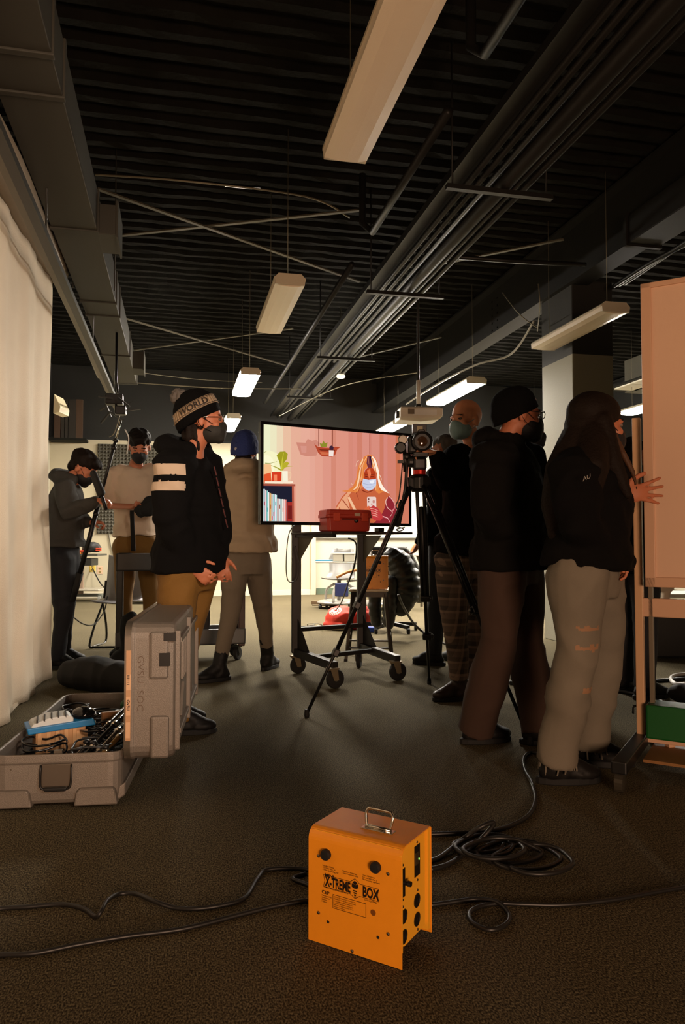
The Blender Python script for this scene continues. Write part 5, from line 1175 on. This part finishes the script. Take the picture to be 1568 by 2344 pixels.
def person(nm, J, f, u, hs, label, top, bottom, shoes, hair=None, body_v=.0085, bulk=1.0, skin=None, hands=None, fold=.012, hemz=None, seed=1, sleeve=1.0, toes=(0, 0), tfold=.007, coat=0, hood=0, legw=1.0, cuff=1.0):
    skin = skin or SKIN
    f = Vector(f).normalized(); u = Vector(u); u = (u-f*u.dot(f)).normalized()
    ft = (J['ankL']+J['ankR'])/2; ft.z = 0
    t = thing('person', label, 'person', ft)
    sS = (J['shR']-J['shL']).normalized(); sH = (J['hipR']-J['hipL']).normalized()
    pel = (J['hipL']+J['hipR'])/2; nk = J['neck']; shc = (J['shL']+J['shR'])/2
    che = shc.lerp(pel, .33)+J.get('cheo', Vector()); wai = shc.lerp(pel, .68)+J.get('waio', Vector())
    top_ = shc.lerp(nk, .45)
    b = bulk
    # ---- body: one continuous surface
    mb = MB()
    sd = headparts(mb, J['head'], f, u, hs)
    mb.limb([nk.lerp(shc, .5), nk, J['head']-u*.05*hs-f*.015], [.07, .056*b, .056], 14)
    mb.oval([pel-Zv*.07, pel, wai, che, shc-(shc-pel).normalized()*.0, top_], [(.13*b, .10*b), (.165*b, .115*b), (.14*b, .10*b), (.165*b, .115*b), (.15*b, .085*b), (.06, .055)], [sH, sH, sH.lerp(sS, .4), sS, sS, sS])
    for q in ('L', 'R'):
        mb.limb([shc.lerp(J['sh'+q], .7), J['sh'+q], J['el'+q], J['wr'+q]], [.06*b, .052*b, .038*b, .026], 12)
        mb.limb([J['hip'+q], J['kn'+q], J['ank'+q]], [.08*b, .05*b, .030], 12)
        if hands and q in hands: hand(mb, J['wr'+q], *hands[q])
        else: hand(mb, J['wr'+q], (J['wr'+q]-J['el'+q]), f, (J['wr'+q]-J['el'+q]).cross(f), .18, .6)
    meshobj('body', remesh(mb, body_v, 2), skin, t)
    # ---- trousers
    mb = MB()
    mb.oval([pel-Zv*.10, pel-Zv*.02, pel+Zv*.12], [(.14*b, .12*b), (.185*b, .135*b), (.16*b, .12*b)], [sH, sH, sH])
    for i, q in enumerate(('L', 'R')):
        h_, k_, a_ = J['hip'+q], J['kn'+q], J['ank'+q]
        dn = (a_-k_).normalized(); lo = bottom.get('lo', .015)
        mb.ell(h_, (.115*b*legw,)*3)
        PP = smoothpath([h_, h_.lerp(k_, .5), k_, k_.lerp(a_, .45), k_.lerp(a_, .8), a_+dn*lo], 3); RR = [.115, .098, .076, .072*cuff, .066*cuff, .066*cuff]
        mb.tube(PP, [b*legw*(RR[min(int(j/3), 5)]*(1-j % 3/3)+RR[min(int(j/3)+1, 5)]*(j % 3/3)) for j in range(len(PP))], 16)
    tr = meshobj('trousers', remesh(mb, .011, 3, tfold, (5, 5, 6), seed+3), bottom['m'], t, bottom.get('paint'))
    # ---- shoes
    for i, q in enumerate(('L', 'R')):
        a = J['ank'+q]; d = dirv(toes[i]); g = Vector((a.x, a.y, 0)); sdd = Zv.cross(d)
        ht = shoes.get('h', .11); mb = MB()
        mb.limb([a+(J['kn'+q]-a).normalized()*(ht-.06), a, g+Zv*.06-d*.02], [.054, .052, .052], 14)
        mb.ell(g+d*.0+Zv*.045, (.085, .046, .045), d, sdd, Zv); mb.ell(g+d*.10+Zv*.04, (.088, .05, .038), d, sdd, Zv); mb.limb([g+Zv*.09+d*.02, g+Zv*.05+d*.11], [.045, .036], 12)
        sh = meshobj('boot' if ht > .12 else 'shoe', remesh(mb, .009, 3, .002, (20, 20, 20), seed), shoes['m'], t)
        mb = MB(); n = 18
        rr = []
        for z, k in ((.0, .95), (.004, 1), (.024, 1), (.028, .95)):
            rr.append([g+d*(.045+.140*k*math.cos(2*PI*i_/n))+sdd*(.047*k*math.sin(2*PI*i_/n)*(1+.12*math.cos(2*PI*i_/n)))+Zv*z for i_ in range(n)])
        mb.rings(rr, smooth=False); mb.build('sole', shoes.get('sm', RUB), sh)
        for lz in range(4): 
            c = g+d*(.04+.018*lz)+Zv*(.102-.010*lz)
            MB().bar(c-sdd*.025, c+sdd*.025, .006).build('lace', shoes.get('lm', RUB), sh)
    # ---- top
    mb = MB(); hz = hemz if hemz is not None else pel.z-.02
    k = top.get('k', 1.0)*b
    hem = pel.copy(); ax = (shc-pel); hem = pel+ax*((hz-pel.z)/ax.z)
    prof = [(hem, (.205*k, .165*k)), (hem.lerp(wai, .5), (.205*k, .165*k)), (wai, (.18*k, .14*k)), (che, (.195*k, .15*k)), (shc.lerp(che, .25), (.19*k, .125*k)), (shc.lerp(top_, .5), (.13*k, .10*k)), (top_+(nk-shc)*.15, (.085, .08))]
    mb.oval([p for p, _ in prof], [r for _, r in prof], [sH, sH, sH.lerp(sS, .4), sS, sS, sS, sS])
    for q in ('L', 'R'):
        s_, e_, w_ = J['sh'+q], J['el'+q], J['wr'+q]
        if top.get('short'):
            mb.limb([shc.lerp(s_, .75), s_, s_.lerp(e_, .85)], [.085*k, .08*k, .072*k], 14)
        else:
            ww = w_+(e_-w_).normalized()*.02
            mb.limb([shc.lerp(s_, .75), s_, s_.lerp(e_, .5), e_, e_.lerp(ww, .55), ww], [.09*k, .085*k*sleeve, .078*k*sleeve, .068*k*sleeve, .06*k*sleeve, .045*k], 16)
    if hood:
        for a in range(9):
            an = PI*a/8; p = top_+(nk-top_)*.3+sS*.105*math.cos(an)*1.0-f.xy.to_3d().normalized()*.11*math.sin(an)*hood+Zv*(.03*math.sin(an)+.01); mb.ell(p, (.066, .066, .06))
    if top.get('collar'):
        for a in range(10):
            an = 2*PI*a/10; mb.ell(nk+sS*.075*math.cos(an)+sS.cross(Zv)*.07*math.sin(an)-Zv*.0, (.03, .03, .04))
    tp = meshobj(top.get('name', 'jacket'), remesh(mb, .011, 3, fold, top.get('freq', (6, 6, 8)), seed), top['m'], t, top.get('paint'))
    return t, sd, tp
def hat(t, c, f, u, s, m, name='beanie', low=.0, tilt=0, tall=1.0, back=.02):
    sd = f.cross(u).normalized(); mb = MB(); rr = []
    n = 20
    for a in range(0, 9):
        an = PI/2*a/8; h = math.sin(an)*.125*tall*s; k = math.cos(an)**.8 if a < 8 else .05
        rr.append([c+u*(low+h)*1.0-f*back*s+(f*math.cos(2*PI*i/n)*.112+sd*math.sin(2*PI*i/n)*.094)*s*k+u*(.018*s*math.cos(2*PI*i/n)*(1-a/8)) for i in range(n)])
    mb.rings([[p-u*.03*s for p in rr[0]]]+rr)
    me = bpy.data.meshes.new('t'); me.from_pydata(mb.v, [], mb.f)
    me2 = remesh(mb, .008*1.0, 2, .003, (18, 18, 18), 4)
    o = meshobj(name, me2, m, t)
    return o
def mask(t, c, f, u, s, m, loop=None):
    sd = f.cross(u).normalized(); mb = MB()
    mb.ell(c+f*.045*s-u*.058*s, (.070*s, .067*s, .058*s), f, sd, u); mb.ell(c+f*.092*s-u*.04*s, (.026*s, .03*s, .034*s), f, sd, u); mb.ell(c+f*.075*s-u*.092*s, (.032*s, .04*s, .026*s), f, sd, u)
    o = meshobj('face_mask', remesh(mb, .007, 3), m, t)
    for q in (-1, 1):
        MB().tube(smoothpath([c+f*.05*s+sd*.063*s*q-u*.03*s, c+sd*.079*s*q-u*.0*s-f*.0, c-f*.02*s+sd*.083*s*q-u*.015*s, c+sd*.078*s*q-u*.045*s, c+f*.05*s+sd*.06*s*q-u*.07*s], 4), .0018, 5).build('ear_loop', loop or m, o)
    return o
def eyes(t, c, f, u, s, closed=True):
    sd = f.cross(u).normalized()
    for q in (-1, 1):
        e = MB().ell(c+f*.079*s+sd*.030*s*q-u*.002*s, (.010*s, .013*s, .008*s), f, sd, u).build('eye', mat('eye_white', '6b5d52', .3), t)
        MB().ell(c+f*.087*s+sd*.030*s*q-u*.003*s, (.003*s, .005*s, .005*s), f, sd, u).build('iris', mat('iris', '1a100a', .2), e)
        MB().bar(c+f*.089*s+sd*.015*s*q+u*.018*s, c+f*.080*s+sd*.047*s*q+u*.017*s, .007*s).build('eyebrow', HAIRD, t)
def hairblob(t, parts, m, seed, fold=.012, name='hair', freq=(16, 16, 9)):
    mb = MB()
    for p in parts:
        if p[0] == 'e': mb.ell(*p[1:])
        else: mb.limb(p[1], p[2])
    return meshobj(name, remesh(mb, .009, 1, fold, freq, seed), m, t)
def glasses(t, c, f, u, s, m):
    sd = f.cross(u).normalized(); mb = MB()
    g = None
    for q in (-1, 1):
        P = [c+f*.100*s+sd*(.033*q+.022*math.cos(a*PI/5))*s+u*(.0+.017*math.sin(a*PI/5))*s for a in range(10)]
        mb.tube(P, .0022, 5, closed=True)
        mb.tube([c+f*.098*s+sd*.055*q*s+u*.006*s, c-f*.005*s+sd*.082*q*s+u*.004*s, c-f*.02*s+sd*.080*q*s-u*.012*s], .0022, 5)
    mb.tube([c+f*.1*s-sd*.012*s+u*.004*s, c+f*.1*s+sd*.012*s+u*.004*s], .002, 5)
    g = mb.build('glasses', m, t)
    return g
BLKC = mat('black_cotton', '0e0d0d', .95, bump=.2, bs=200, spec=.1)
BLKD = mat('black_denim', '14161c', .85, bump=.2, bs=250)
MUST = mat('mustard_cloth', '76531c', .85, var=.12, vs=9, bump=.2, bs=220)
BOOT = mat('boot_black', '0f0d0c', .6, spec=.3)

# --- bent person in dark hoodie at far left, facing right
D = 5.87
J = dict(head=K(192, 1072, D), neck=K(168, 1092, D), shL=K(160, 1112, D+.18), shR=K(150, 1120, D-.16), elL=K(175, 1190, D+.15), elR=K(158, 1172, D-.25),
         wrL=K(208, 1196, D-.05), wrR=K(222, 1146, D-.33), hipL=K(148, 1285, D+.1), hipR=K(140, 1285, D-.1), knL=K(150, 1395, D+.18), knR=K(146, 1400, D-.1), ankL=K(146, 1500, D+.3), ankR=K(132, 1505, D-.02))
for q in ('L', 'R'): J['ank'+q].z = .09
f = dirv(90, -38); u = (Zv+dirv(90)*.7)
GRH = mat('charcoal_hoodie', '35332f', .9, bump=.3, bs=180)
t, sd, tp = person('', J, f, u, 1.06, 'person in dark grey hoodie bending over a slanting pole at far left', dict(m=GRH, name='hoodie', k=1.02), dict(m=BLKD), dict(m=BOOT),
    hands=dict(R=(dirv(90), Vector((0, 0, -1)), -Fh, .18, 1.1), L=(dirv(90), Vector((0, 0, -1)), -Fh, .18, 1.1)), seed=2, toes=(90, 90), hood=1, cuff=.85, hemz=1+(1240-1250)/1700*D)
c = J['head']; u = (u-f*u.dot(f)).normalized()
hairblob(t, [('e', c+u*.055-f*.03, (.118, .098, .088), f, sd, u), ('e', c+u*.085+f*.05, (.058, .08, .042), f, sd, u), ('e', c-f*.07-u*.02, (.05, .07, .07), f, sd, u)], HAIRB, 3)
mask(t, c, f, u, 1.06, mat('mask_black', '141316', .75)); eyes(t, c, f, u, 1.06)
# --- white t-shirt person with mustard trousers
D = 6.5
J = dict(head=K(319, 1021, D-.06), neck=K(312, 1060, D+.02), shL=K(354, 1080, D+.06), shR=K(264, 1084, D), elL=K(372, 1150, D-.02), elR=K(243, 1158, D-.05),
         wrL=K(345, 1165, D-.28), wrR=K(300, 1160, D-.27), hipL=K(338, 1250, D), hipR=K(286, 1250, D), knL=K(345, 1370, D-.03), knR=K(285, 1370, D-.02), ankL=K(352, 1480, D+.02), ankR=K(284, 1485, D))
for q in ('L', 'R'): J['ank'+q].z = .09
f = dirv(165, -30); u = Zv+dirv(165)*.5
TEE = mat('tee_cream', 'cdb59c', .85, bump=.15)
t, sd, tp = person('', J, f, u, 1.12, 'person in cream t-shirt and mustard trousers looking down, black mask', dict(m=TEE, name='t_shirt', short=1, k=.98), dict(m=MUST), dict(m=BOOT), skin=SKIN,
    hands=dict(R=(dirv(95), Vector((0, 0, 1)), -Fh, .19, .7), L=(dirv(250), Vector((0, 0, 1)), -Fh, .19, .8)), seed=5, toes=(160, 200), fold=.014, hemz=1+(1240-1228)/1700*D, legw=.94)
c = J['head']; u = (u-f*u.dot(f)).normalized()
hairblob(t, [('e', c+u*.065-f*.02, (.124, .104, .088), f, sd, u), ('e', c+u*.095+f*.055, (.062, .084, .035), f, sd, u), ('e', c-f*.06, (.07, .096, .085), f, sd, u)], HAIRD, 6, .010)
mask(t, c, f, u, 1.12, mat('mask_black', '141316', .75)); eyes(t, c, f, u, 1.12)
# black bag held by that person
mb = MB(); a = K(326, 1160, D-.33); mb.limb([K(322, 1170, D-.33), K(345, 1152, D-.33)], [.055, .065]); mb.ell(K(338, 1166, D-.36), (.07, .05, .06))
tag(meshobj('shoulder_bag', remesh(mb, .01, 2, .01, (9, 9, 9), 4), mat('bag_black', '100f0e', .85)), 'black bag held against the cream t-shirt', 'bag')
tag(MB().prism([K(297, 1168, D-.36), K(306, 1168, D-.36), K(310, 1262, D-.2), K(300, 1262, D-.2)], Fh*.01).build('hanging_strap', mat('bag_black', '100f0e', .85)), 'black strap hanging from the bag before the mustard trousers', 'strap')

# --- person in pompom hat, profile to the right
D = 3.87
J = dict(head=K(466, 962, D), neck=K(444, 1022, D), shL=K(462, 1062, D+.2), shR=K(398, 1066, D-.16), elL=K(492, 1185, D+.2), elR=K(392, 1190, D-.2),
         wrL=K(502, 1272, D+.08), wrR=K(434, 1288, D-.14), hipL=K(452, 1310, D+.1), hipR=K(412, 1310, D-.08), knL=K(428, 1455, D+.12), knR=K(400, 1475, D-.08), ankL=K(396, 1600, D+.24), ankR=K(414, 1640, D+.0))
for q in ('L', 'R'): J['ank'+q].z = .09
f = dirv(84, 2); u = Zv.copy()
ST = mat('stripe_cream', 'bfa992', .85)
sa, ea = J['shR'].copy(), J['elR'].copy(); outd = (sa-J['shL']).normalized()
def strp(p):
    d = (ea-sa); q = (p-sa).dot(d)/d.length_squared
    r = (p-(sa+d*q)).length; lat = (p-J['neck']).dot(-Fh)
    if r < .125 and lat > -.02 and ((.04 < q < .22) or (.34 < q < .52)) and (p-sa).dot(Rv) < .075: return 1
    return 0
t, sd, tp = person('', J, f, u, 1.04, 'person in black pompom hat and black hoodie with two pale sleeve stripes', dict(m=[BLKC, ST], name='hoodie', k=1.13, paint=strp), dict(m=MUST), dict(m=BOOT), skin=SKIN, hood=1.1,
    hands=dict(R=(dirv(100, -40), Fh+Zv*-.2, Zv+Rv*.4, .185, .45), L=(dirv(80, -75), -Fh, Rv, .18, .5)), seed=9, toes=(88, 80), sleeve=1.15, fold=.012, hemz=1+(1240-1308)/1700*D, legw=1.02, cuff=.85)
c = J['head']
hatm = mat('knit_black', '0b0a0a', .95, bump=.6, bs=90, spec=.1)
hu = (Zv*.93-dirv(84)*.36).normalized(); hf = (dirv(84)*.93+Zv*.36).normalized()
hb = hat(t, c+hu*.030, hf, hu, 1.12, hatm, 'pompom_hat', tall=1.02)
mb = MB(); pp = c+hu*.158-hf*.075; mb.ell(pp, (.045, .045, .042)); o = meshobj('pompom', remesh(mb, .006, 0, .010, (50, 50, 50), 2), mat('pompom_grey', '5a534c', .95), hb)
# cream band with lettering round the hat
hsd = hf.cross(hu).normalized(); n = 40
def hp(a, h, r=1.0):                              # a: angle from the front, h: height on the hat
    k = math.sqrt(max(0, 1-(h/.17)**2)); hc = c+hu*.030-hf*.022
    return hc+hu*h+(hf*math.cos(a)*.128+hsd*math.sin(a)*.108)*k*r+hu*.02*math.cos(a)
mb = MB()
for i in range(n):
    a0 = 2*PI*i/n; a1 = 2*PI*(i+1)/n
    mb.add([hp(a0, .012, 1.0), hp(a1, .012, 1.0), hp(a1, .062, 1.0), hp(a0, .062, 1.0)], [(0, 1, 2, 3)], True)
bo = mb.build('hat_band', mat('band_cream', '9c8468', .9), hb); sdm = bo.modifiers.new('s', 'SOLIDIFY'); sdm.thickness = .004; sdm.offset = 1
for h in (.017, .057):
    mb = MB()
    for i in range(n): mb.add([hp(2*PI*i/n, h-.0012, 1.05), hp(2*PI*(i+1)/n, h-.0012, 1.05), hp(2*PI*(i+1)/n, h+.0012, 1.05), hp(2*PI*i/n, h+.0012, 1.05)], [(0, 1, 2, 3)])
    mb.build('band_line', INK, hb)
def bnd(a, b): 
    a = a/.118; return hp(2.9*1-a*1.0 if hsd.dot(-Fh) > 0 else -2.9+a, .022+b, 1.055)
text('lettering', '       WORLD', .044, (0, 0, 0), (1, 0, 0), (0, 1, 0), INK, hb, .95, bold=.02, bend=bnd)
mask(t, c, f, u, 1.06, mat('mask_grey', '26241f', .75), BLKC); eyes(t, c, f, u, 1.04)
glasses(t, c, f, u, 1.04, CHR)
hairblob(t, [('l', [c-f*.06-u*.01, c-f*.055-u*.09, c-f*.035-u*.14], [.055, .055, .04]), ('l', [c-f*.0+sd*.07-u*.0, c-f*.01+sd*.07-u*.05], [.02, .018]), ('l', [c-f*.0-sd*.07-u*.0, c-f*.01-sd*.07-u*.05], [.02, .018])], HAIRB, 4)
mb = MB()
cz = tp.location
for k in range(6):
    a = J['shR'].lerp(J['shL'], .35+.05*k)+f*(.165+.004*k)-Zv*(.02+.055*k)-Fh*(.07-.008*k)
    mb.bar(a, a+Vector((0, 0, -.045))+f*.012, .012, .006)
mb.build('printed_graphic', mat('print_red', '4b1a18', .8), tp)
# --- blue beanie person, seen from behind
D = 5.5
J = dict(head=K(562, 1030, D), neck=K(564, 1074, D), shL=K(530, 1100, D+.02), shR=K(606, 1096, D+.05), elL=K(518, 1172, D+.05), elR=K(616, 1165, D+.1),
         wrL=K(534, 1225, D+.25), wrR=K(600, 1220, D+.25), hipL=K(541, 1285, D), hipR=K(588, 1283, D+.06), knL=K(528, 1400, D-.02), knR=K(602, 1390, D+.2), ankL=K(502, 1510, D-.15), ankR=K(612, 1500, D+.33))
for q in ('L', 'R'): J['ank'+q].z = .12
f = dirv(10, 3); u = Zv.copy()
t, sd, tp = person('', J, f, u, 1.05, 'person in blue beanie and beige hoodie seen from behind', dict(m=mat('hoodie_beige', '94826a', .9, bump=.15), name='hoodie', k=1.14), dict(m=mat('sweat_grey', '6a5f50', .9, bump=.15), lo=-.07), dict(m=BOOT, h=.2), skin=SKIN, hood=1.0, seed=13, toes=(235, 20), hemz=1+(1240-1262)/1700*D, cuff=.85, legw=.95)
c = J['head']; h_ = hat(t, c+u*.0, f, u, 1.1, mat('knit_blue', '1c2c62', .9, bump=.7, bs=70), 'beanie', tall=1.1)
MB().ell(c-f*.135-u*.0-sd*.03, (.005, .012, .012), f, sd, u).build('badge', mat('badge', '8f8f94', .5), h_)
hairblob(t, [('e', c-f*.05-u*.07, (.05, .065, .045), f, sd, u)], HAIRB, 7); mask(t, c, f, u, 1.05, mat('mask_black', '141316', .75))
# --- shaved head person at the camera
D = 4.72
J = dict(head=K(1066, 962, D), neck=K(1086, 1024, D+.03), shL=K(1128, 1058, D+.15), shR=K(1042, 1050, D-.1), elL=K(1140, 1170, D+.1), elR=K(1022, 1098, D-.22),
         wrL=K(1110, 1230, D-.1), wrR=K(998, 1040, D-.30), hipL=K(1085, 1285, D+.05), hipR=K(1038, 1285, D-.05), knL=K(1088, 1410, D+.1), knR=K(1040, 1410, D-.08), ankL=K(1090, 1560, D+.05), ankR=K(1052, 1560, D-.02))
for q in ('L', 'R'): J['ank'+q].z = .11
f = dirv(232, 0); u = Zv.copy()
def plaid():
    m = mat('plaid', '3a2f26', .9); nt = m.node_tree; b = nt.nodes['Principled BSDF']; g = nt.nodes.new('ShaderNodeTexCoord'); sp = nt.nodes.new('ShaderNodeSeparateXYZ'); nt.links.new(g.outputs['Object'], sp.inputs[0])
    outs = []
    def M_(op, a, b_=None, c_=None):
        n_ = nt.nodes.new('ShaderNodeMath'); n_.operation = op
        for i, x in enumerate((a, b_, c_)):
            if x is None: continue
            if isinstance(x, (int, float)): n_.inputs[i].default_value = x
            else: nt.links.new(x, n_.inputs[i])
        return n_.outputs[0]
    xr = M_('ADD', M_('MULTIPLY', sp.outputs[0], 1.0), M_('MULTIPLY', sp.outputs[1], .55))
    acc = None
    for src, per in ((xr, .075), (sp.outputs[2], .08)):
        fr = M_('FRACT', M_('DIVIDE', src, per)); w_ = M_('ADD', M_('MULTIPLY', M_('LESS_THAN', fr, .2), .6), M_('MULTIPLY', M_('GREATER_THAN', fr, .55), .22))
        acc = w_ if acc is None else M_('ADD', acc, w_)
    mx = nt.nodes.new('ShaderNodeMix'); mx.data_type = 'RGBA'; nt.links.new(M_('MINIMUM', acc, 1.0), mx.inputs[0]); mx.inputs[6].default_value = lin('3b332c')+[1]; mx.inputs[7].default_value = lin('8b7464')+[1]
    nt.links.new(mx.outputs[2], b.inputs['Base Color']); return m
BRB = mat('boot_brown', '2a1c14', .4)
t, sd, tp = person('', J, f, u, 1.1, 'person with shaved head and pale blue mask operating the camera, plaid trousers', dict(m=BLKC, name='shirt', k=1.05), dict(m=plaid(), lo=-.03), dict(m=BRB, h=.2), skin=SKIN_L, seed=17, toes=(265, 255), hemz=1+(1240-1272)/1700*D, cuff=.9, legw=1.1,
    hands=dict(R=(dirv(262, 12), -Zv, -Fh+Zv*.3, .19, .8), L=(dirv(200, -60), Fh, -Rv, .18, .7)))
c = J['head']; mask(t, c, f, u, 1.1, mat('mask_blue', '7fa0a4', .7)); eyes(t, c, f, u, 1.1)
mb = MB(); 
for k in range(9):
    a = PI*k/8; mb.ell(J['neck']+Vector(sd)*.095*math.cos(a)-f*.10*math.sin(a)-Zv*.02, (.045, .045, .045))
meshobj('red_hood', remesh(mb, .01, 3, .006, (9, 9, 9), 3), mat('maroon', '3d201a', .9), t)
# --- capped person with glasses, long dark coat
D = 3.7
J = dict(head=K(1186, 948, D), neck=K(1158, 1008, D), shL=K(1196, 1050, D+.18), shR=K(1130, 1050, D-.15), elL=K(1238, 1150, D+.2), elR=K(1120, 1175, D-.22),
         wrL=K(1262, 1220, D+.25), wrR=K(1165, 1240, D-.1), hipL=K(1190, 1290, D+.1), hipR=K(1150, 1290, D-.08), knL=K(1205, 1465, D+.12), knR=K(1142, 1465, D-.1), ankL=K(1232, 1640, D-.02), ankR=K(1092, 1640, D-.0))
for q in ('L', 'R'): J['ank'+q].z = .10
f = dirv(80, -4); u = Zv.copy()
t, sd, tp = person('', J, f, u, 1.12, 'person in black cap, glasses and black mask with a long dark coat', dict(m=mat('coat_black', '121110', .95, bump=.3, bs=150, spec=.1), name='coat', k=1.18, collar=1), dict(m=mat('brown_trousers', '3d2a20', .9), lo=.05), dict(m=BOOT), skin=SKIN, seed=21, toes=(90, 75), hemz=1+(1240-1300)/1700*D, legw=1.12, cuff=1.25, hood=1.0, sleeve=1.15)
c = J['head']; hat(t, c+u*.022, (f*.94+Zv*.34).normalized(), (Zv*.94-f*.34).normalized(), 1.12, mat('cap_black', '0a0a0b', .95, spec=.1), 'cap', tall=.86)
mask(t, c, f, u, 1.14, mat('mask_black', '141316', .75), mat('loop_dark', '2a1612', .7)); eyes(t, c, f, u, 1.12); glasses(t, c, f, u, 1.14, mat('frame_dark', '241a14', .25))
# --- long haired person with ripped jeans, hand on the board
D = 3.12
J = dict(head=K(1366, 972, D), neck=K(1348, 1040, D), shL=K(1388, 1072, D+.16), shR=K(1318, 1078, D-.14), elL=K(1448, 1160, D+.22), elR=K(1322, 1200, D-.2),
         wrL=K(1448, 1128, D-.02), wrR=K(1385, 1260, D-.05), hipL=K(1362, 1310, D+.09), hipR=K(1320, 1312, D-.09), knL=K(1380, 1480, D+.15), knR=K(1322, 1480, D-.08), ankL=K(1352, 1640, D+.22), ankR=K(1276, 1700, D-.03))
J['elL'] = K(1404, 1190, D+.14); J['wrL'] = K(1424, 1130, D+.05)
for q in ('L', 'R'): J['ank'+q].z = .13
f = dirv(78, -2); u = Zv.copy()
JEAN = mat('washed_jeans', '746c5e', .85, var=.15, vs=6, bump=.2, bs=300)
def rip_light(p):  # knee rip, with warm light on the denim painted as paler bands
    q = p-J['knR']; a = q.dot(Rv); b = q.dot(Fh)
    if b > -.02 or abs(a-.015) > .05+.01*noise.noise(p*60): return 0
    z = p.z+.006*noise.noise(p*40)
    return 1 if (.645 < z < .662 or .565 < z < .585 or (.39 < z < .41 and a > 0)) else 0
t, sd, tp = person('', J, f, u, 1.1, 'long haired person in black jacket and washed ripped jeans holding the board', dict(m=BLKC, name='jacket', k=1.12), dict(m=[JEAN, mat('rip_warm_light', '9a7456', .7)], paint=rip_light, lo=.05), dict(m=BOOT, h=.16), skin=SKIN, seed=25, toes=(100, 85), hemz=1+(1240-1300)/1700*D, legw=1.12, cuff=1.15, sleeve=1.15, body_v=.006,
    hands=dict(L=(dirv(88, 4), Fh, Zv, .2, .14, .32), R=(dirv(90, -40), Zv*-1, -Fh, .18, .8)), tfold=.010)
c = J['head']; S_ = 1.1
back = -f
hairblob(t, [('e', c+u*.05-f*.015, (.118, .096, .09), f, sd, u), ('e', c-f*.06-u*.02, (.08, .09, .1), f, sd, u),
    ('l', [c-f*.07-u*.06, c-f*.13-u*.2, c-f*.17-u*.36, c-f*.19-u*.46], [.085, .10, .085, .04]),
    ('l', [c-f*.04-u*.05-Fh*.06, c-f*.08-u*.2-Fh*.14, c-f*.12-u*.38-Fh*.16], [.06, .07, .04]),
    ('l', [c-f*.02+sd*.08, c+f*.0+sd*.10-u*.16, c+f*.06+sd*.12-u*.30], [.04, .045, .02]), ('l', [c-f*.02-sd*.08, c+f*.0-sd*.12-u*.16, c+f*.06-sd*.14-u*.28], [.04, .05, .02])], HAIRB, 8, .0015, freq=(12, 12, 3))
hairblob(t, [('l', [c+f*.05-u*.05-Fh*.085, c+f*.07-u*.13-Fh*.115, c+f*.11-u*.20-Fh*.12, c+f*.135-u*.27-Fh*.11], [.012, .014, .012, .005])], mat('hair_lit', '4a2d16', .7), 9, .002, 'front_lock')  # front lock: light falling on the hair is put into its colour
mask(t, c, f, u, S_, mat('mask_black', '141316', .75)); eyes(t, c, f, u, S_)
tr = [q for q in t.children if q.name.startswith('trousers')][0]
rd = random.Random(4); mb = MB()
for q in ('L', 'R'):
    for k in range(16):
        a_ = 2*PI*k/16; p = J['ank'+q]+Vector((math.cos(a_), math.sin(a_), 0))*.075-Zv*.035
        mb.bar(p, p+Vector((rd.uniform(-.012, .012), rd.uniform(-.012, .012), -rd.uniform(.02, .055))), .006, .003)
mb.build('frayed_hem', JEAN, tr, kind='stuff')
# print on the jacket
text('lettering', 'AU', .024, K(1334, 1102, D-.335), (Rv+Zv*.45), Zv, mat('print_pale', '8a857c', .6), tp, 1)
# --- background people
def simple(cx, D, top_y, th, lab, mtop, mbot, hairm, seed, lean=0, stance=22, skin=SKIN, masked=True, hz=None, arms=True):
    f = dirv(th); s_ = Vector(f.cross(Zv)); zt = 1+(1240-top_y)/1700*D; H_ = zt; g = K(cx, 1240, D); g.z = 0
    def P(a, h, b=0): return g+s_*a*H_+f*b*H_+Zv*h*H_
    J = dict(head=P(0, .925, .015), neck=P(0, .855), shL=P(-.105, .81), shR=P(.105, .81), elL=P(-.13, .64), elR=P(.13, .64, -.0), wrL=P(-.11, .52, .08), wrR=P(.11, .52, .08), hipL=P(-.05, .52), hipR=P(.05, .52), knL=P(-.06, .28, .02), knR=P(.06, .28, -.01), ankL=P(-.07, .05, .03), ankR=P(.07, .05, -.03))
    t, sd, tp = person('', J, f, Zv, 1.03, lab, dict(m=mtop, name='jacket', k=1.0), dict(m=mbot), dict(m=BOOT), skin=skin, seed=seed, toes=(th-8, th+12), body_v=.012, hemz=.47*H_)
    c = J['head']; u = Zv
    hairblob(t, [('e', c+u*.05-f*.02, (.106, .088, .08), f, sd, u), ('e', c-f*.05-u*.01, (.07, .08, .08), f, sd, u)], hairm, seed, .014)
    if masked: mask(t, c, f, Zv, 1.03, mat('mask_black', '141316', .75))
    eyes(t, c, f, Zv, 1.03)
    return t
simple(1022, 6.15, 990, 300, 'person with grey curly hair mostly hidden behind the shaved head', BLKC, BLKD, mat('hair_grey', '4d4843', .8), 31)
simple(1205, 5.35, 940, 95, 'person in dark jeans almost hidden behind the capped person', BLKC, BLKD, HAIRD, 33)
simple(1448, 4.9, 1000, 60, 'person in black clothes standing behind the board post', BLKC, BLKD, HAIRD, 35)
